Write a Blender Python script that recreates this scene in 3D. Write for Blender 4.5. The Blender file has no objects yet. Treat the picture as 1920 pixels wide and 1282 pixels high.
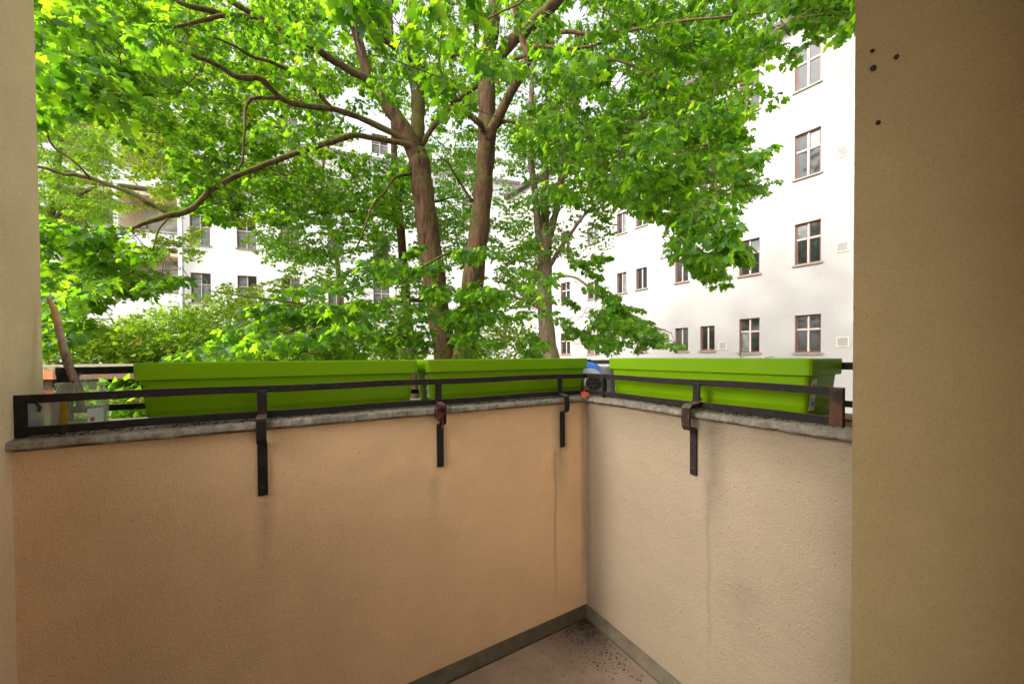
import bpy, math, random
import numpy as np
from mathutils import Matrix, Vector
R_ = math.radians
rnd = random.Random(7); rng = np.random.default_rng(11)
scene = bpy.context.scene
COL = scene.collection

# ------------------------------------------------------------------ camera
EYE = 1.1; F = 700.0; SH = 36.5
PITCH, ROLL = R_(-.84), R_(-.36)
fw = np.array([0, math.cos(PITCH), math.sin(PITCH)]); r0 = np.array([1., 0, 0]); u0 = np.cross(r0, fw)
cr = r0*math.cos(ROLL)+u0*math.sin(ROLL); cu = -r0*math.sin(ROLL)+u0*math.cos(ROLL)
cam = bpy.data.cameras.new('camera'); camo = bpy.data.objects.new('camera', cam); COL.objects.link(camo)
cam.sensor_width = 36; cam.lens = F/1920*36; cam.shift_y = SH/1920; cam.clip_start = .02; cam.clip_end = 2000
camo.matrix_world = Matrix(((cr[0], cu[0], -fw[0], 0), (cr[1], cu[1], -fw[1], 0), (cr[2], cu[2], -fw[2], EYE), (0, 0, 0, 1)))
scene.camera = camo
# ------------------------------------------------------------------ light
SUN_EL, SUN_AZ = R_(35), math.atan2(-.502, -.865)       # azimuth of the direction TO the sun, from +X
world = bpy.data.worlds.new('World'); scene.world = world; world.use_nodes = True
nt = world.node_tree; nt.nodes.clear()
wo = nt.nodes.new('ShaderNodeOutputWorld'); bg = nt.nodes.new('ShaderNodeBackground'); sky = nt.nodes.new('ShaderNodeTexSky')
sky.sky_type = 'NISHITA'; sky.sun_disc = False; sky.sun_elevation = SUN_EL; sky.sun_rotation = math.pi/2-SUN_AZ
sky.air_density = 1.0; sky.dust_density = 4.0; sky.ozone_density = 1.0
hs = nt.nodes.new('ShaderNodeHueSaturation'); hs.inputs['Saturation'].default_value = .12
nt.links.new(sky.outputs[0], hs.inputs['Color']); nt.links.new(hs.outputs[0], bg.inputs[0]); nt.links.new(bg.outputs[0], wo.inputs[0])
bg.inputs[1].default_value = .15
sun = bpy.data.lights.new('sun', 'SUN'); suno = bpy.data.objects.new('sun', sun); COL.objects.link(suno)
sun.energy = .7; sun.angle = R_(3.5); sun.color = (1, .98, .95)
sd = Vector((math.cos(SUN_EL)*math.cos(SUN_AZ), math.cos(SUN_EL)*math.sin(SUN_AZ), math.sin(SUN_EL)))
suno.rotation_euler = sd.to_track_quat('Z', 'Y').to_euler(); suno.location = (-20, -12, 30)
vs = scene.view_settings; vs.view_transform = 'Standard'; vs.look = 'None'; vs.gamma = 1; vs.use_curve_mapping = False
vs.exposure = 1.92
scene.render.engine = 'CYCLES'
cy = scene.cycles; cy.max_bounces = 10; cy.diffuse_bounces = 6; cy.transparent_max_bounces = 12; cy.sample_clamp_indirect = 8

# ------------------------------------------------------------------ photo geometry helpers
def ray(px, py): return fw+cr*(px-960)/F+cu*(641-py+SH)/F
def at(px, py, Y):
    d = ray(px, py); return d*(Y/d[1])+np.array([0, 0, EYE])
def project(P):
    q = np.asarray(P)-np.array([0, 0, EYE]); z = q@fw
    return 960+F*(q@cr)/z, 641+SH-F*(q@cu)/z, z
class Frame:
    """a wall frame: x along the wall, y out of the balcony, z up"""
    def __init__(s, o, ang):
        s.o = np.array(o, float); s.ang = ang
        s.x = np.array([math.cos(ang), math.sin(ang), 0]); s.y = np.array([-math.sin(ang), math.cos(ang), 0])
    def onwall(s, px, py, y):                # local point where the sight line meets the plane y = const
        d = ray(px, py); e = np.array([0, 0, EYE])-s.o
        t = (y-e@s.y)/(d@s.y); p = e+d*t
        return np.array([p@s.x, p@s.y, p[2]])
    def w(s, p): return s.o+s.x*p[0]+s.y*p[1]+np.array([0, 0, p[2]])
    def l(s, P):
        q = np.asarray(P)-s.o; return np.array([q@s.x, q@s.y, q[2]])
    def mat(s): return Matrix.Translation(Vector(s.o)) @ Matrix.Rotation(s.ang, 4, 'Z')
CORNER = (.3247, 1.6414, 0)
LF = Frame(CORNER, R_(30.3)); RF = Frame(CORNER, R_(-59.7))

# ------------------------------------------------------------------ materials
def newmat(name):
    m = bpy.data.materials.new(name); m.use_nodes = True
    b = m.node_tree.nodes['Principled BSDF']; return m, m.node_tree, b
def nd(t, typ, **kw):
    n = t.nodes.new(typ)
    for k, v in kw.items():
        if k in n.inputs.keys(): n.inputs[k].default_value = v
        else: setattr(n, k, v)
    return n
def ramp(t, fac, stops):
    r = t.nodes.new('ShaderNodeValToRGB'); t.links.new(fac, r.inputs[0])
    e = r.color_ramp.elements
    while len(e) > 1: e.remove(e[-1])
    e[0].position, e[0].color = stops[0][0], (*stops[0][1], 1)
    for p, c in stops[1:]:
        k = e.new(p); k.color = (*c, 1)
    return r.outputs[0]
def mixc(t, fac, a, b, mode='MIX'):
    m = t.nodes.new('ShaderNodeMix'); m.data_type = 'RGBA'; m.blend_type = mode
    for sock, v in ((m.inputs[0], fac), (m.inputs[6], a), (m.inputs[7], b)):
        if hasattr(v, 'node'): t.links.new(v, sock)
        else: sock.default_value = v if not isinstance(v, tuple) else (*v, 1)
    return m.outputs[2]
def math_(t, op, a, b=None, clamp=False):
    m = t.nodes.new('ShaderNodeMath'); m.operation = op; m.use_clamp = clamp
    for s, v in ((m.inputs[0], a), (m.inputs[1], b)):
        if v is None: continue
        if hasattr(v, 'node'): t.links.new(v, s)
        else: s.default_value = v
    return m.outputs[0]
def noise(t, co, scale, detail=4, rough=.55, dist=0):
    n = nd(t, 'ShaderNodeTexNoise', Scale=scale, Detail=detail, Roughness=rough, Distortion=dist)
    t.links.new(co, n.inputs['Vector']); return n.outputs['Fac']
def bump(t, b, h, strength, dist):
    n = nd(t, 'ShaderNodeBump', Strength=strength, Distance=dist); t.links.new(h, n.inputs['Height']); t.links.new(n.outputs[0], b.inputs['Normal'])
def simple(name, col, rough=.6, var=.25, scale=20, bs=0, bd=.002, spec=.3, metal=0):
    m, t, b = newmat(name); co = nd(t, 'ShaderNodeTexCoord').outputs['Object']
    n = noise(t, co, scale)
    d = tuple(c*(1-var) for c in col); l = tuple(min(1, c*(1+var)) for c in col)
    t.links.new(ramp(t, n, [(.3, d), (.7, l)]), b.inputs['Base Color'])
    b.inputs['Roughness'].default_value = rough; b.inputs['Specular IOR Level'].default_value = spec; b.inputs['Metallic'].default_value = metal
    if bs: bump(t, b, noise(t, co, scale*4), bs, bd)
    return m
def plaster(name, col, stain=(.6, .5, .4), streaks=(), grain=1., specks=.6, amount=.5, scale=80, dots=.58):
    """sprayed masonry paint: fine roughcast relief, faint clouds, specks, water streaks and dark vertical bands (x, z_top, z_bottom, width)"""
    m, t, b = newmat(name); co = nd(t, 'ShaderNodeTexCoord').outputs['Object']
    sx = nd(t, 'ShaderNodeSeparateXYZ'); t.links.new(co, sx.inputs[0])
    cl = noise(t, co, 3.2, 5, .6)
    base = ramp(t, cl, [(.3, tuple(c*(1-.16*amount) for c in col)), (.62, col), (.8, tuple(min(1, c*1.06) for c in col))])
    fine = noise(t, co, 260, 2, .6)
    base = mixc(t, math_(t, 'MULTIPLY', ramp(t, fine, [(.32, (1, 1, 1)), (.48, (0, 0, 0))]), .5), base, tuple(c*.6 for c in col))
    v = nd(t, 'ShaderNodeTexVoronoi', Scale=38.0); v.feature = 'F1'; t.links.new(co, v.inputs['Vector'])
    gate = noise(t, co, 9, 2)
    gate = math_(t, 'ADD', gate, .58-dots)
    sp = math_(t, 'MULTIPLY', math_(t, 'LESS_THAN', v.outputs['Distance'], .07), math_(t, 'GREATER_THAN', gate, .58))
    base = mixc(t, math_(t, 'MULTIPLY', sp, specks), base, tuple(c*.35 for c in col))
    dirt = noise(t, co, 1.7, 6, .7)
    base = mixc(t, math_(t, 'MULTIPLY', ramp(t, dirt, [(.5, (0, 0, 0)), (.75, (1, 1, 1))]), .35*amount), base, tuple(c*s for c, s in zip(col, stain)))
    wob = math_(t, 'MULTIPLY', math_(t, 'SUBTRACT', noise(t, co, 5, 3), .5), .03)
    for (x, zt, zb, wd, st) in streaks:
        d = math_(t, 'ABSOLUTE', math_(t, 'SUBTRACT', math_(t, 'ADD', sx.outputs[0], wob), x))
        k = math_(t, 'SUBTRACT', 1., math_(t, 'DIVIDE', d, wd), True)
        up = math_(t, 'MULTIPLY', math_(t, 'SUBTRACT', zt, sx.outputs[2]), 30, True)
        dn = math_(t, 'MULTIPLY', math_(t, 'SUBTRACT', sx.outputs[2], zb), 4, True)
        k = math_(t, 'MULTIPLY', math_(t, 'MULTIPLY', k, up), dn)
        k = math_(t, 'MULTIPLY', k, math_(t, 'ADD', .35, noise(t, co, 40, 3)))
        base = mixc(t, math_(t, 'MULTIPLY', k, st), base, (.09, .07, .05))
    t.links.new(base, b.inputs['Base Color']); b.inputs['Roughness'].default_value = .85; b.inputs['Specular IOR Level'].default_value = .25
    h = math_(t, 'ADD', math_(t, 'MULTIPLY', noise(t, co, scale, 6, .78), 1.2), math_(t, 'MULTIPLY', fine, .5))
    h = math_(t, 'ADD', h, math_(t, 'MULTIPLY', noise(t, co, 13, 3), .9))
    bump(t, b, h, .85*grain, .0055)
    return m
def leafmat(name, dark, mid, light, yellow, trans, tw=.5, spec=.35, rough=.42):
    m, t, b = newmat(name)
    a = nd(t, 'ShaderNodeAttribute', attribute_name='hue')
    c = ramp(t, a.outputs['Fac'], [(0, dark), (.45, mid), (.86, light), (.985, light), (1, yellow)])
    t.links.new(c, b.inputs['Base Color']); b.inputs['Roughness'].default_value = rough; b.inputs['Specular IOR Level'].default_value = spec
    tr = t.nodes.new('ShaderNodeBsdfTranslucent')
    c2 = mixc(t, 1., c, trans, 'MULTIPLY'); t.links.new(c2, tr.inputs[0])
    mx = t.nodes.new('ShaderNodeMixShader'); mx.inputs[0].default_value = tw
    t.links.new(b.outputs[0], mx.inputs[1]); t.links.new(tr.outputs[0], mx.inputs[2])
    t.links.new(mx.outputs[0], t.nodes['Material Output'].inputs[0])
    return m
def bark(name, col, moss, amt, scale=14):
    m, t, b = newmat(name); tc = nd(t, 'ShaderNodeTexCoord').outputs['Object']
    mp = nd(t, 'ShaderNodeMapping'); mp.inputs['Scale'].default_value = (1, 1, .22); t.links.new(tc, mp.inputs[0]); co = mp.outputs[0]
    n = noise(t, co, scale, 6, .65, .6); big = noise(t, tc, 1.6, 4)
    c = ramp(t, n, [(.32, tuple(x*.22 for x in col)), (.5, col), (.68, tuple(x*1.7 for x in col))])
    c = mixc(t, math_(t, 'MULTIPLY', ramp(t, big, [(.45, (0, 0, 0)), (.7, (1, 1, 1))]), .5), c, tuple(x*y for x, y in zip(col, (1.3, 1.25, 1.3))))
    g = nd(t, 'ShaderNodeNewGeometry'); s = nd(t, 'ShaderNodeSeparateXYZ'); t.links.new(g.outputs['Normal'], s.inputs[0])
    k = math_(t, 'ADD', math_(t, 'MULTIPLY', s.outputs[2], .9), math_(t, 'SUBTRACT', noise(t, tc, 7, 5, .7), .53))
    k = math_(t, 'MULTIPLY', math_(t, 'MULTIPLY', k, 3, True), amt)
    c = mixc(t, k, c, moss)
    t.links.new(c, b.inputs['Base Color']); b.inputs['Roughness'].default_value = .9; b.inputs['Specular IOR Level'].default_value = .2
    bump(t, b, n, 1., .02)
    return m

M = {}
WALLC = (.92, .60, .33)  # parapets are one cream paint; light balance is put into their tones
lx = lambda px, py=860, y=0: LF.onwall(px, py, y)[0]
rx = lambda px, py=860, y=0: RF.onwall(px, py, y)[0]
M['wall_left'] = plaster('cream plaster lifted for light', WALLC, streaks=[(lx(1041), .72, .05, .011, .4), (lx(1050), .9, .45, .05, .5), (lx(495), .72, .45, .03, .4), (lx(816), .7, .5, .03, .4), (-.01, .9, .0, .03, .5)], specks=.7, amount=.85)  # last entry is a dark band down the inner corner
M['wall_right'] = plaster('cream plaster lowered for light', (.345, .265, .172), streaks=[(rx(1329), .72, .08, .012, .3), (rx(1337), .92, .5, .045, .6), (rx(1392), .46, .22, .09, .35), (.012, .9, 0, .025, .5)], grain=1., specks=.95, dots=.5, amount=.85)  # last entry: matching dark band on this side of the corner
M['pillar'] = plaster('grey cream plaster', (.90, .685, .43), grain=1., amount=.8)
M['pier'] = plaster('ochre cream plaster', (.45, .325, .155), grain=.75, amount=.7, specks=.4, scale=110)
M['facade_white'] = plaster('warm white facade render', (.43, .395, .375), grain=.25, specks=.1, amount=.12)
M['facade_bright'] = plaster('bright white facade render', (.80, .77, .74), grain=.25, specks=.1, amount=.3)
M['facade_cream'] = simple('cream render', (.72, .60, .44), .9, .08, 3)
def stone_mat(name, light, dark):
    m, t, b = newmat(name); co = nd(t, 'ShaderNodeTexCoord').outputs['Object']
    mp = nd(t, 'ShaderNodeMapping'); mp.inputs['Scale'].default_value = (1, 1, .35); t.links.new(co, mp.inputs[0])
    a = noise(t, co, 6, 5, .7); f = noise(t, mp.outputs[0], 60, 4, .7)
    c = ramp(t, f, [(.3, dark), (.5, tuple((x+y)/2 for x, y in zip(light, dark))), (.68, light)])
    c = mixc(t, math_(t, 'MULTIPLY', ramp(t, a, [(.42, (0, 0, 0)), (.62, (1, 1, 1))]), .55), c, tuple(x*.45 for x in light))
    t.links.new(c, b.inputs['Base Color']); b.inputs['Roughness'].default_value = .92
    bump(t, b, f, .8, .006); return m
M['coping'] = stone_mat('weathered concrete coping', (.38, .33, .25), (.10, .082, .06))
M['coping_pale'] = stone_mat('paler concrete coping', (.35, .305, .235), (.12, .10, .07))
M['skirting'] = simple('worn grey olive skirting', (.10, .08, .048), .7, .3, 18, .3)
def floor_mat():
    m, t, b = newmat('stained screed floor'); co = nd(t, 'ShaderNodeTexCoord').outputs['Object']
    sx = nd(t, 'ShaderNodeVectorMath', operation='LENGTH'); t.links.new(co, sx.inputs[0])
    n = noise(t, co, 7, 6, .7); f = noise(t, co, 90, 3, .6)
    c = ramp(t, n, [(.3, (.20, .14, .09)), (.55, (.30, .225, .16)), (.75, (.38, .30, .22))])
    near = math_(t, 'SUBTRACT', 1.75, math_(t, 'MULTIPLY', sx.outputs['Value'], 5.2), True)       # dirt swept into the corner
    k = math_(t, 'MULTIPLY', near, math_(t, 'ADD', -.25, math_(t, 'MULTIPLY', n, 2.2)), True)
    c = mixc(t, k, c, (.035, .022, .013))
    k2 = math_(t, 'MULTIPLY', ramp(t, f, [(.62, (0, 0, 0)), (.7, (1, 1, 1))]), .5)
    c = mixc(t, k2, c, (.12, .09, .06))
    t.links.new(c, b.inputs['Base Color']); b.inputs['Roughness'].default_value = .8
    bump(t, b, f, .4, .002); return m
M['floor'] = floor_mat()
def iron_mat(name, rust):
    m, t, b = newmat(name); co = nd(t, 'ShaderNodeTexCoord').outputs['Object']
    n = noise(t, co, 30, 6, .7); f = noise(t, co, 160, 3)
    c = ramp(t, n, [(.40-rust*.2, (.014, .010, .009)), (.62-rust*.2, (.022, .015, .012)), (.76-rust*.2, (.09, .036, .016))])
    g = nd(t, 'ShaderNodeNewGeometry'); sx = nd(t, 'ShaderNodeSeparateXYZ'); t.links.new(g.outputs['Normal'], sx.inputs[0])
    dust = math_(t, 'MULTIPLY', math_(t, 'GREATER_THAN', sx.outputs[2], .6), math_(t, 'ADD', .15, noise(t, co, 25, 4, .7)), True)
    c = mixc(t, dust, c, (.15, .115, .085))
    c = mixc(t, math_(t, 'MULTIPLY', ramp(t, noise(t, co, 55, 6, .75), [(.56, (0, 0, 0)), (.66, (1, 1, 1))]), .6), c, (.075, .05, .038))
    t.links.new(c, b.inputs['Base Color']); b.inputs['Roughness'].default_value = .65; b.inputs['Specular IOR Level'].default_value = .2
    bump(t, b, f, .5, .0015); return m
M['iron'] = iron_mat('dark painted iron', 0); M['rust'] = iron_mat('rusted iron', 1.)
def planter_mat():
    m, t, b = newmat('lime green plastic'); co = nd(t, 'ShaderNodeTexCoord').outputs['Object']
    n = noise(t, co, 8, 4); s = noise(t, co, 50, 4, .7)
    c = ramp(t, n, [(.3, (.21, .40, .0006)), (.7, (.235, .44, .0008))])
    c = mixc(t, math_(t, 'MULTIPLY', ramp(t, s, [(.62, (0, 0, 0)), (.8, (1, 1, 1))]), .25), c, (.13, .22, .005))
    t.links.new(c, b.inputs['Base Color']); b.inputs['Roughness'].default_value = .42; b.inputs['Specular IOR Level'].default_value = .18
    tr = t.nodes.new('ShaderNodeBsdfTranslucent'); t.links.new(c, tr.inputs[0])
    mx = t.nodes.new('ShaderNodeMixShader'); mx.inputs[0].default_value = .3
    t.links.new(b.outputs[0], mx.inputs[1]); t.links.new(tr.outputs[0], mx.inputs[2]); t.links.new(mx.outputs[0], t.nodes['Material Output'].inputs[0])
    return m
M['planter'] = planter_mat()
M['soil'] = simple('dry potting soil', (.045, .03, .02), 1, .5, 60, 1, .01)
M['white_paint'] = simple('pinkish white window paint', (.58, .50, .45), .5, .06, 6)
M['red_paint'] = simple('faded red window paint', (.20, .065, .05), .5, .15, 10)
def glass_pane(name, col):
    m, t, b = newmat(name); co = nd(t, 'ShaderNodeTexCoord').outputs['Object']
    n = noise(t, co, 2.5, 3)
    t.links.new(ramp(t, n, [(.3, tuple(c*.6 for c in col)), (.7, tuple(c*1.5 for c in col))]), b.inputs['Base Color'])
    b.inputs['Roughness'].default_value = .05; b.inputs['Specular IOR Level'].default_value = .25; return m
M['pane'] = glass_pane('dark window glass', (.020, .027, .021))
M['pane_pale'] = glass_pane('pale glass for curtains and sky reflection', (.17, .19, .18))  # pale colour stands for net curtains and, on the white house, reflected sky
M['pane_light'] = glass_pane('pale door glass', (.42, .40, .35))  # pale glass colour for the recessed balcony doors
M['sill'] = simple('grey sill stone', (.30, .26, .22), .8, .2, 10)
M['zinc'] = simple('zinc', (.42, .43, .44), .5, .15, 8, metal=.3)
M['tile'] = simple('dark roof covering', (.10, .075, .065), .9, .3, 4)
M['brick'] = simple('red brick', (.36, .13, .065), .9, .3, 6, .5, .004)
M['mortar'] = simple('mortar', (.36, .30, .24), .95, .15, 20)
M['timber'] = simple('orange stained timber', (.32, .095, .02), .6, .3, 10)
M['timber_dark'] = simple('dark brown timber', (.10, .045, .025), .7, .3, 10)
def mossroof():
    m, t, b = newmat('mossy roof felt'); co = nd(t, 'ShaderNodeTexCoord').outputs['Object']
    n = noise(t, co, 2.2, 6, .7)
    t.links.new(ramp(t, n, [(.35, (.20, .16, .13)), (.5, (.26, .21, .15)), (.6, (.14, .14, .03)), (.75, (.20, .20, .03))]), b.inputs['Base Color'])
    b.inputs['Roughness'].default_value = .95; bump(t, b, noise(t, co, 30, 4), 1, .03); return m
M['mossroof'] = mossroof()
M['ground'] = simple('courtyard soil and ground cover', (.09, .10, .035), 1, .5, 1.2, .6, .05)
M['bark_maple'] = bark('red brown maple bark', (.082, .043, .022), (.085, .105, .010), 1.)
M['bark_linden'] = bark('grey brown linden bark', (.17, .125, .085), (.14, .15, .03), .8, 20)
M['bark_twig'] = bark('twig bark', (.085, .052, .032), (.10, .11, .02), .5)
M['maple_leaf'] = leafmat('maple leaf', (.018, .060, .006), (.043, .110, .009), (.092, .174, .013), (.42, .30, .02), (5.2, 4.3, 1.1), .6)
M['linden_leaf'] = leafmat('linden leaf', (.05, .12, .014), (.085, .185, .018), (.14, .25, .02), (.30, .28, .03), (3., 2.9, 1.2), .45)
M['yellow_leaf'] = leafmat('robinia leaf', (.12, .23, .014), (.18, .31, .018), (.25, .37, .024), (.45, .36, .04), (2.2, 2.1, 1.2), .45)
M['pale_leaf'] = leafmat('pale leaf', (.07, .14, .010), (.12, .20, .012), (.18, .25, .016), (.30, .26, .03), (2.8, 2.5, 1.0), .5)
M['shrub_leaf'] = leafmat('shrub leaf', (.10, .19, .012), (.16, .26, .016), (.23, .32, .022), (.34, .30, .03), (2.4, 2.3, 1.2), .4)
M['red_leaf'] = simple('fallen red leaf', (.30, .045, .012), .6, .3, 40)
M['clear_glass'] = None
def clear_glass(name, tint, op):
    m, t, b = newmat(name)
    tr = t.nodes.new('ShaderNodeBsdfTransparent'); tr.inputs[0].default_value = (*tint, 1)
    b.inputs['Base Color'].default_value = (.7, .72, .68, 1); b.inputs['Roughness'].default_value = .1
    fr = nd(t, 'ShaderNodeLayerWeight', Blend=.35)
    k = math_(t, 'ADD', math_(t, 'MULTIPLY', fr.outputs['Facing'], .5), op, True)
    mx = t.nodes.new('ShaderNodeMixShader'); t.links.new(k, mx.inputs[0]); t.links.new(tr.outputs[0], mx.inputs[1]); t.links.new(b.outputs[0], mx.inputs[2])
    t.links.new(mx.outputs[0], t.nodes['Material Output'].inputs[0]); return m
M['clear_glass'] = clear_glass('old jar glass', (.93, .95, .90), .12)
M['frosted'] = clear_glass('frosted plastic', (.8, .84, .86), .45)
M['yellow_label'] = simple('yellow paper label', (.62, .36, .03), .7, .2, 40)
M['paper'] = simple('white sticker paper', (.72, .70, .68), .6, .08, 60)
M['blue_print'] = simple('blue print', (.04, .22, .42), .5, .1, 60)
M['pink_print'] = simple('pink print', (.60, .18, .16), .5, .1, 60)
M['dark_print'] = simple('dark print', (.05, .05, .05), .5, .1, 60)
M['blue_plastic'] = simple('blue plastic', (.015, .16, .62), .3, .15, 12, spec=.5)
M['grey_plastic'] = simple('pale grey plastic', (.50, .51, .58), .5, .1, 12)
M['olive_plastic'] = simple('dirty olive plastic', (.055, .055, .025), .7, .4, 40)
M['black'] = simple('black hole', (.006, .005, .004), .9, .2, 60)
M['hole'] = simple('screw hole shade', (.05, .034, .02), .95, .5, 300)  # dark tone stands in for the shade inside the hole
M['cord'] = simple('maroon cord', (.10, .018, .018), .8, .3, 80)
M['wood'] = bark('peeling stick bark', (.40, .27, .22), (.2, .15, .1), .0, 30)
M['bare_wood'] = simple('bare tan wood', (.50, .30, .14), .7, .2, 30)

# ------------------------------------------------------------------ mesh and object helpers
class MB:
    def __init__(s): s.v = []; s.f = []
    def add(s, vs_, fs): n = len(s.v); s.v += [tuple(map(float, v)) for v in vs_]; s.f += [tuple(i+n for i in f) for f in fs]; return s
    def box(s, x0, x1, y0, y1, z0, z1):
        return s.add([(x0, y0, z0), (x1, y0, z0), (x1, y1, z0), (x0, y1, z0), (x0, y0, z1), (x1, y0, z1), (x1, y1, z1), (x0, y1, z1)],
                     [(0, 3, 2, 1), (4, 5, 6, 7), (0, 1, 5, 4), (1, 2, 6, 5), (2, 3, 7, 6), (3, 0, 4, 7)])
    def prism(s, poly, z0, z1):
        n = len(poly)
        return s.add([(x, y, z0) for x, y in poly]+[(x, y, z1) for x, y in poly],
                     [tuple(range(n))[::-1], tuple(range(n, 2*n))]+[(i, (i+1) % n, n+(i+1) % n, n+i) for i in range(n)])
    def loft(s, loops, cap0=True, cap1=True):
        n = len(loops[0]); vs_ = [p for l in loops for p in l]; fs = []
        for k in range(len(loops)-1):
            for i in range(n): fs.append((k*n+i, k*n+(i+1) % n, (k+1)*n+(i+1) % n, (k+1)*n+i))
        if cap0: fs.append(tuple(range(n))[::-1])
        if cap1: fs.append(tuple(range((len(loops)-1)*n, len(loops)*n)))
        return s.add(vs_, fs)
    def tube(s, pts, rad, sides=8, cap=True):
        pts = np.asarray(pts, float); n = len(pts)
        if np.isscalar(rad): rad = [rad]*n
        tg = np.gradient(pts, axis=0); tg /= np.linalg.norm(tg, axis=1)[:, None]+1e-9
        ref = np.array([0, 0, 1.]) if abs(tg[0][2]) < .9 else np.array([1., 0, 0])
        a = np.cross(tg[0], ref); a /= np.linalg.norm(a); loops = []
        for i in range(n):
            a = a-tg[i]*(a@tg[i]); a /= np.linalg.norm(a)+1e-9; b = np.cross(tg[i], a)
            loops.append([pts[i]+rad[i]*(a*math.cos(2*math.pi*k/sides)+b*math.sin(2*math.pi*k/sides)) for k in range(sides)])
        return s.loft(loops, cap, cap)
    def lathe(s, prof, n=24, c=(0, 0, 0), closed=False):
        loops = [[(c[0]+r*math.cos(2*math.pi*k/n), c[1]+r*math.sin(2*math.pi*k/n), c[2]+z) for k in range(n)] for r, z in prof]
        return s.loft(loops, closed, closed)
    def strap(s, path, x0, x1, th):
        """flat bar: path of (y, z) points swept in the y-z plane, from x0 to x1, th thick"""
        p = np.array(path, float); n = len(p); tg = np.gradient(p, axis=0); tg /= np.linalg.norm(tg, axis=1)[:, None]
        nn = np.stack([-tg[:, 1], tg[:, 0]], 1)*th/2
        loops = [[(x0, *(p[i]+nn[i])), (x1, *(p[i]+nn[i])), (x1, *(p[i]-nn[i])), (x0, *(p[i]-nn[i]))] for i in range(n)]
        return s.loft(loops)
    def mesh(s, name, mat, smooth=False):
        me = bpy.data.meshes.new(name); me.from_pydata(s.v, [], s.f); me.validate(); 
        if mat: me.materials.append(mat)
        if smooth: me.shade_smooth()
        import bmesh
        bm = bmesh.new(); bm.from_mesh(me); bmesh.ops.recalc_face_normals(bm, faces=bm.faces); bm.to_mesh(me); bm.free()
        return me
    def build(s, name, mat, parent=None, smooth=False, loc=None, bevel=0):
        o = obj(name, s.mesh(name, mat, smooth), parent, loc)
        if bevel:
            bv = o.modifiers.new('bevel', 'BEVEL'); bv.width = bevel; bv.segments = 2; bv.limit_method = 'ANGLE'
        return o
def obj(name, me, parent=None, loc=None):
    o = bpy.data.objects.new(name, me); COL.objects.link(o)
    if parent: o.parent = parent
    if loc is not None: o.location = loc
    return o
def tag(o, label=None, cat=None, group=None, kind=None):
    if label: o['label'] = label
    if cat: o['category'] = cat
    if group: o['group'] = group
    if kind: o['kind'] = kind
    return o
def empty(name, label, cat, loc=(0, 0, 0), rz=0, group=None):
    o = bpy.data.objects.new(name, None); COL.objects.link(o); o.location = loc; o.rotation_euler = (0, 0, rz); o.empty_display_size = .1
    return tag(o, label, cat, group)
def rrect(x0, x1, y0, y1, z, r, k=3):
    out = []
    for cx_, cy_, a0 in ((x1-r, y1-r, 0), (x0+r, y1-r, 90), (x0+r, y0+r, 180), (x1-r, y0+r, 270)):
        for i in range(k+1):
            a = R_(a0+90*i/k); out.append((cx_+r*math.cos(a), cy_+r*math.sin(a), z))
    return out
def smooth_path(pts, n):
    """Catmull-Rom through the rows of pts (any width)"""
    p = np.asarray(pts, float); p = np.vstack([2*p[0]-p[1], p, 2*p[-1]-p[-2]]); out = []
    for i in range(1, len(p)-2):
        for t in np.linspace(0, 1, n, endpoint=False):
            a, b, c, d = p[i-1], p[i], p[i+1], p[i+2]
            out.append(.5*((2*b)+(-a+c)*t+(2*a-5*b+4*c-d)*t*t+(-a+3*b-3*c+d)*t**3))
    out.append(p[-2]); return np.array(out)

# ================================================================== SETTING
GZ = -2.1
tag(MB().box(-150, 150, -20, 300, GZ-.5, GZ).build('ground', M['ground']), 'courtyard ground under the trees and shrubs', kind='structure')

M['bounce_slab'] = simple('pale concrete paving', (.55, .50, .43), .9, .1, 3)  # unseen slab, added only to bounce light up onto the walls
tag(MB().box(-7, 12, -18, 2.2, GZ-.1, GZ+.03).build('reflector', M['bounce_slab']), 'pale concrete pavement added unseen to bounce light up into the balcony', kind='structure')
# --- the balcony -------------------------------------------------------------
FD = .034; WT = .27; ZC0, ZC1 = .8965, .9225
xl = -1.643
b = MB().prism([(-1.75, -2.1), (.27, -2.1), (.27, .27), (-1.75, .27)], -.25, -FD)
fl = b.build('floor', M['floor']); fl.matrix_world = LF.mat(); tag(fl, 'stained balcony floor with dirt in the corner', kind='structure')
def wall_thing(name, label, frame, poly, z0, z1, mat, cat='wall'):
    o = MB().prism(poly, z0, z1).build(name, mat); o.matrix_world = frame.mat(); return tag(o, label, cat)
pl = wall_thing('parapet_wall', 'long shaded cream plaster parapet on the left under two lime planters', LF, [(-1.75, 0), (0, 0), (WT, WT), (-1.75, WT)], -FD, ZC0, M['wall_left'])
pr = wall_thing('parapet_wall', 'short sunlit cream plaster parapet on the right below the single planter', RF, [(0, 0), (.925, 0), (.925, WT), (-WT, WT)], -FD, ZC0, M['wall_right'])
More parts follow.
